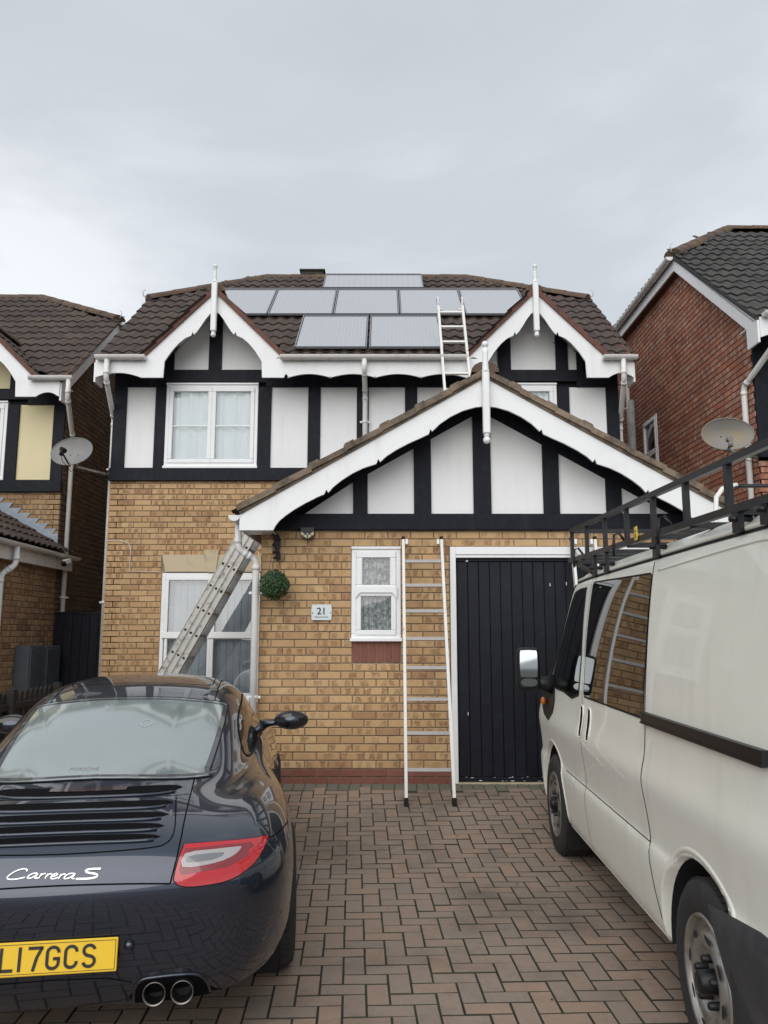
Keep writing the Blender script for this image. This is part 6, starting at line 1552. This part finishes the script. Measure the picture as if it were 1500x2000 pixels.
for i in range(2600):
    u_, v_ = rr.random() * 2 - 1, rr.random() * 2 * math.pi; n_ = Vector((math.sqrt(1 - u_ * u_) * math.cos(v_), math.sqrt(1 - u_ * u_) * math.sin(v_), u_))
    rad = .128 * (1 + .035 * math.sin(n_.x * 9 + n_.z * 7) + rr.uniform(-.12, .08)); p = BC + n_ * rad
    a = n_.orthogonal().normalized(); a = (Matrix.Rotation(rr.random() * 6.28, 3, n_) @ a + n_ * rr.uniform(.1, .9)).normalized(); b = n_.cross(a).normalized(); s2 = rr.uniform(.008, .015)
    mbf.add([p, p + a * s2 + b * s2 * .5, p + a * s2 * 2.0, p + a * s2 - b * s2 * .5], [(0, 1, 2, 3)])
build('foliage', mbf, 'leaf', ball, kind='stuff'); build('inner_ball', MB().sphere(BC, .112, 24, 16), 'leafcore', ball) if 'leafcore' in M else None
for dx_, dy_ in ((-.06, 0), (.0, -.05), (.07, .02)):
    build('hanging_wire', MB().tube([BC + Vector((dx_, dy_, .105)), Vector((-1.047, 7.585, 2.235))], .0018, 5), 'blackmetal', ball)

# ============================================================ DISHES, CAMERA, CABINETS, GATE, FENCE
def dish(label, c, nrm, rw, rh, m, post, lnb_dir, wallpt):
    c = Vector(c); n_ = Vector(nrm).normalized(); t = thing('satellite_dish', label, 'satellite dish', wallpt)
    sx = n_.cross(Vector((0, 0, 1))).normalized(); up = sx.cross(n_)
    def rows(off, s_): return [[c + sx * rw * s_ * r_ * math.cos(a) + up * rh * s_ * r_ * math.sin(a) + n_ * (off + .09 * r_ * r_) for a in [2 * math.pi * k / 40 for k in range(41)]] for r_ in [0.001, .25, .5, .75, 1]]
    mb = MB().grid(rows(0, 1)); mb.grid([r_[::-1] for r_ in rows(-.006, 1)]); rim = rows(0, 1)[-1]; mb.tube(rim, .006, 6, cap=False)
    dsh = build('reflector', mb, m, t)
    for q in (-.05, .05): build('bolt', MB().sphere(c + sx * q + n_ * .004, .008, 8, 5), 'dark', dsh)
    ld = c + n_ * .34 - up * .16 + sx * lnb_dir
    build('feed_arm', MB().tube([c - up * rh * .9 + n_ * .03, ld - up * .03], .011, 8), 'blackmetal', t)
    build('receiver', MB().tube([ld + n_ * .03, ld - n_ * .05 + up * .02], [.026, .034], 12).tube([ld - n_ * .0, ld - up * .075], [.022, .024], 10), post, t)
    bk_ = c - n_ * .05
    build('dish_mount', MB().tube([bk_, bk_ - n_ * .05, bk_ - n_ * .07 - up * .10, Vector(wallpt)], .017, 10).bbox(bk_.x - .04, bk_.x + .04, bk_.y - .03, bk_.y + .03, bk_.z - .05, bk_.z + .05, .005), 'alu', t)
    build('dish_cable', MB().tube([ld - up * .05, ld - up * .12 - n_ * .06, c - up * (rh * 1.12) - n_ * .02, bk_ - up * .2, Vector(wallpt) - Vector((0, 0, .05))], .004, 6), 'rubber', t)
    return t
dish('grey satellite dish on an arm off the corner of the middle house, above the passage', (-4.02, 10.15, 3.68), (-.10, -1, .42), .275, .215, 'dish', 'rubber', -.03, (-3.672, 10.62, 3.50))
build('arm_tube', MB().tube([(-3.80, 10.6, 3.52), (-3.66, 10.6, 3.51)], .018, 8), 'alu', bpy.data.objects['satellite_dish'])
dish('weathered tan satellite dish on the red brick gable wall', (3.78, 8.62, 3.545), (-.12, -1, .12), .275, .185, 'dish_tan', 'dish', .06, (4.44, 8.99 + .16, 3.40))
cmx = thing('security_camera', 'small white security camera below the gutter end of the left neighbour', 'camera', (-4.36, 11.0, 2.33))
build('camera_body', MB().obox((-4.36, 11.05, 2.39), (-4.38, 10.93, 2.36), .055, .055), 'upvc', cmx); build('camera_lens', MB().obox((-4.378, 10.935, 2.352), (-4.384, 10.905, 2.315), .05, .055), 'rubber', cmx)
build('camera_bracket', MB().tube([(-4.36, 11.05, 2.39), (-4.50, 11.12, 2.41)], .012, 8), 'upvc', cmx)
for yy, hh_, lb in ((10.20, 1.24, 'grey meter cabinet on the side wall of the left neighbour, nearer of two'), (10.70, 1.225, 'grey meter cabinet on the side wall of the left neighbour, beside the downpipe')):
    t = thing('meter_cabinet', lb, 'meter cabinet', (-4.6, yy + .22, .35), 0, 'meter cabinets')
    build('cabinet_box', MB().bbox(-4.648, -4.46, yy, yy + .46, .35, hh_, .01), 'cabinet', t); build('cabinet_door', MB().bbox(-4.46, -4.445, yy + .02, yy + .44, .38, hh_ - .03, .006), 'cabinet', t)
gt = thing('side_gate', 'black boarded gate closing the passage between the middle and left houses', 'gate', (-4.1, 11.3, 0))
x = -4.60
while x < -3.72:
    build('gate_board', MB().bbox(x + .002, min(x + .118, -3.69), 11.29, 11.31, .04, 1.66, .003), 'door', gt); x += .12
for zz in (.25, 1.45): build('gate_rail', MB().bbox(-4.60, -3.70, 11.311, 11.35, zz, zz + .1), 'door', gt)
build('gate_top', MB().bbox(-4.62, -3.68, 11.28, 11.33, 1.66, 1.69), 'door', gt)
build('gate_latch', MB().bbox(-4.0, -3.76, 11.272, 11.288, 1.50, 1.53).bbox(-3.93, -3.90, 11.262, 11.272, 1.48, 1.55), 'blackmetal', gt)
fn = thing('picket_fence', 'low dark picket fence beside the left drive behind the car', 'fence', (-3.95, 8.3, 0))
y = 7.3; k = 0
while y < 9.6:
    hgt = .76
    build('picket', MB().prism([(y, .04), (y + .07, .04), (y + .07, hgt), (y + .035, hgt + .035), (y, hgt)], -3.93, -3.91, 'x'), 'fence', fn); y += .125
for zz in (.25, .6): build('fence_rail', MB().bbox(-3.91, -3.87, 7.25, 9.65, zz, zz + .07), 'fence', fn)
for yy in (7.25, 8.45, 9.62): build('fence_post', MB().bbox(-3.91, -3.83, yy, yy + .08, 0, .82), 'fence', fn)
bn = thing('storage_box', 'dark plastic box with a flat lid beside the picket fence', 'box', (-4.15, 8.0, 0))
build('box_body', MB().bbox(-4.42, -4.0, 7.75, 8.35, 0.0, .86, .02), 'blackplastic', bn); build('box_lid', MB().bbox(-4.45, -3.97, 7.72, 8.38, .86, .90, .01), 'blackplastic', bn)
lfp = MB(); rr = random.Random(11)
for i in range(60):
    x_, y_ = rr.uniform(-.4, 1.6), rr.uniform(3.2, 7.6); a = rr.random() * 6.28; s2 = rr.uniform(.004, .012); z_ = zg(y_) + .006
    lfp.add([(x_, y_, z_), (x_ + s2 * math.cos(a), y_ + s2 * math.sin(a), z_ + .003), (x_ + s2 * 1.4 * math.cos(a + .6), y_ + s2 * 1.4 * math.sin(a + .6), z_ + .001), (x_ + s2 * math.cos(a + 1.2), y_ + s2 * math.sin(a + 1.2), z_)], [(0, 1, 2, 3)])
lo_ = build('small_debris', lfp, 'fence'); lo_['kind'] = 'stuff'; lo_['label'] = 'scattered crumbs and leaf bits on the block paving'
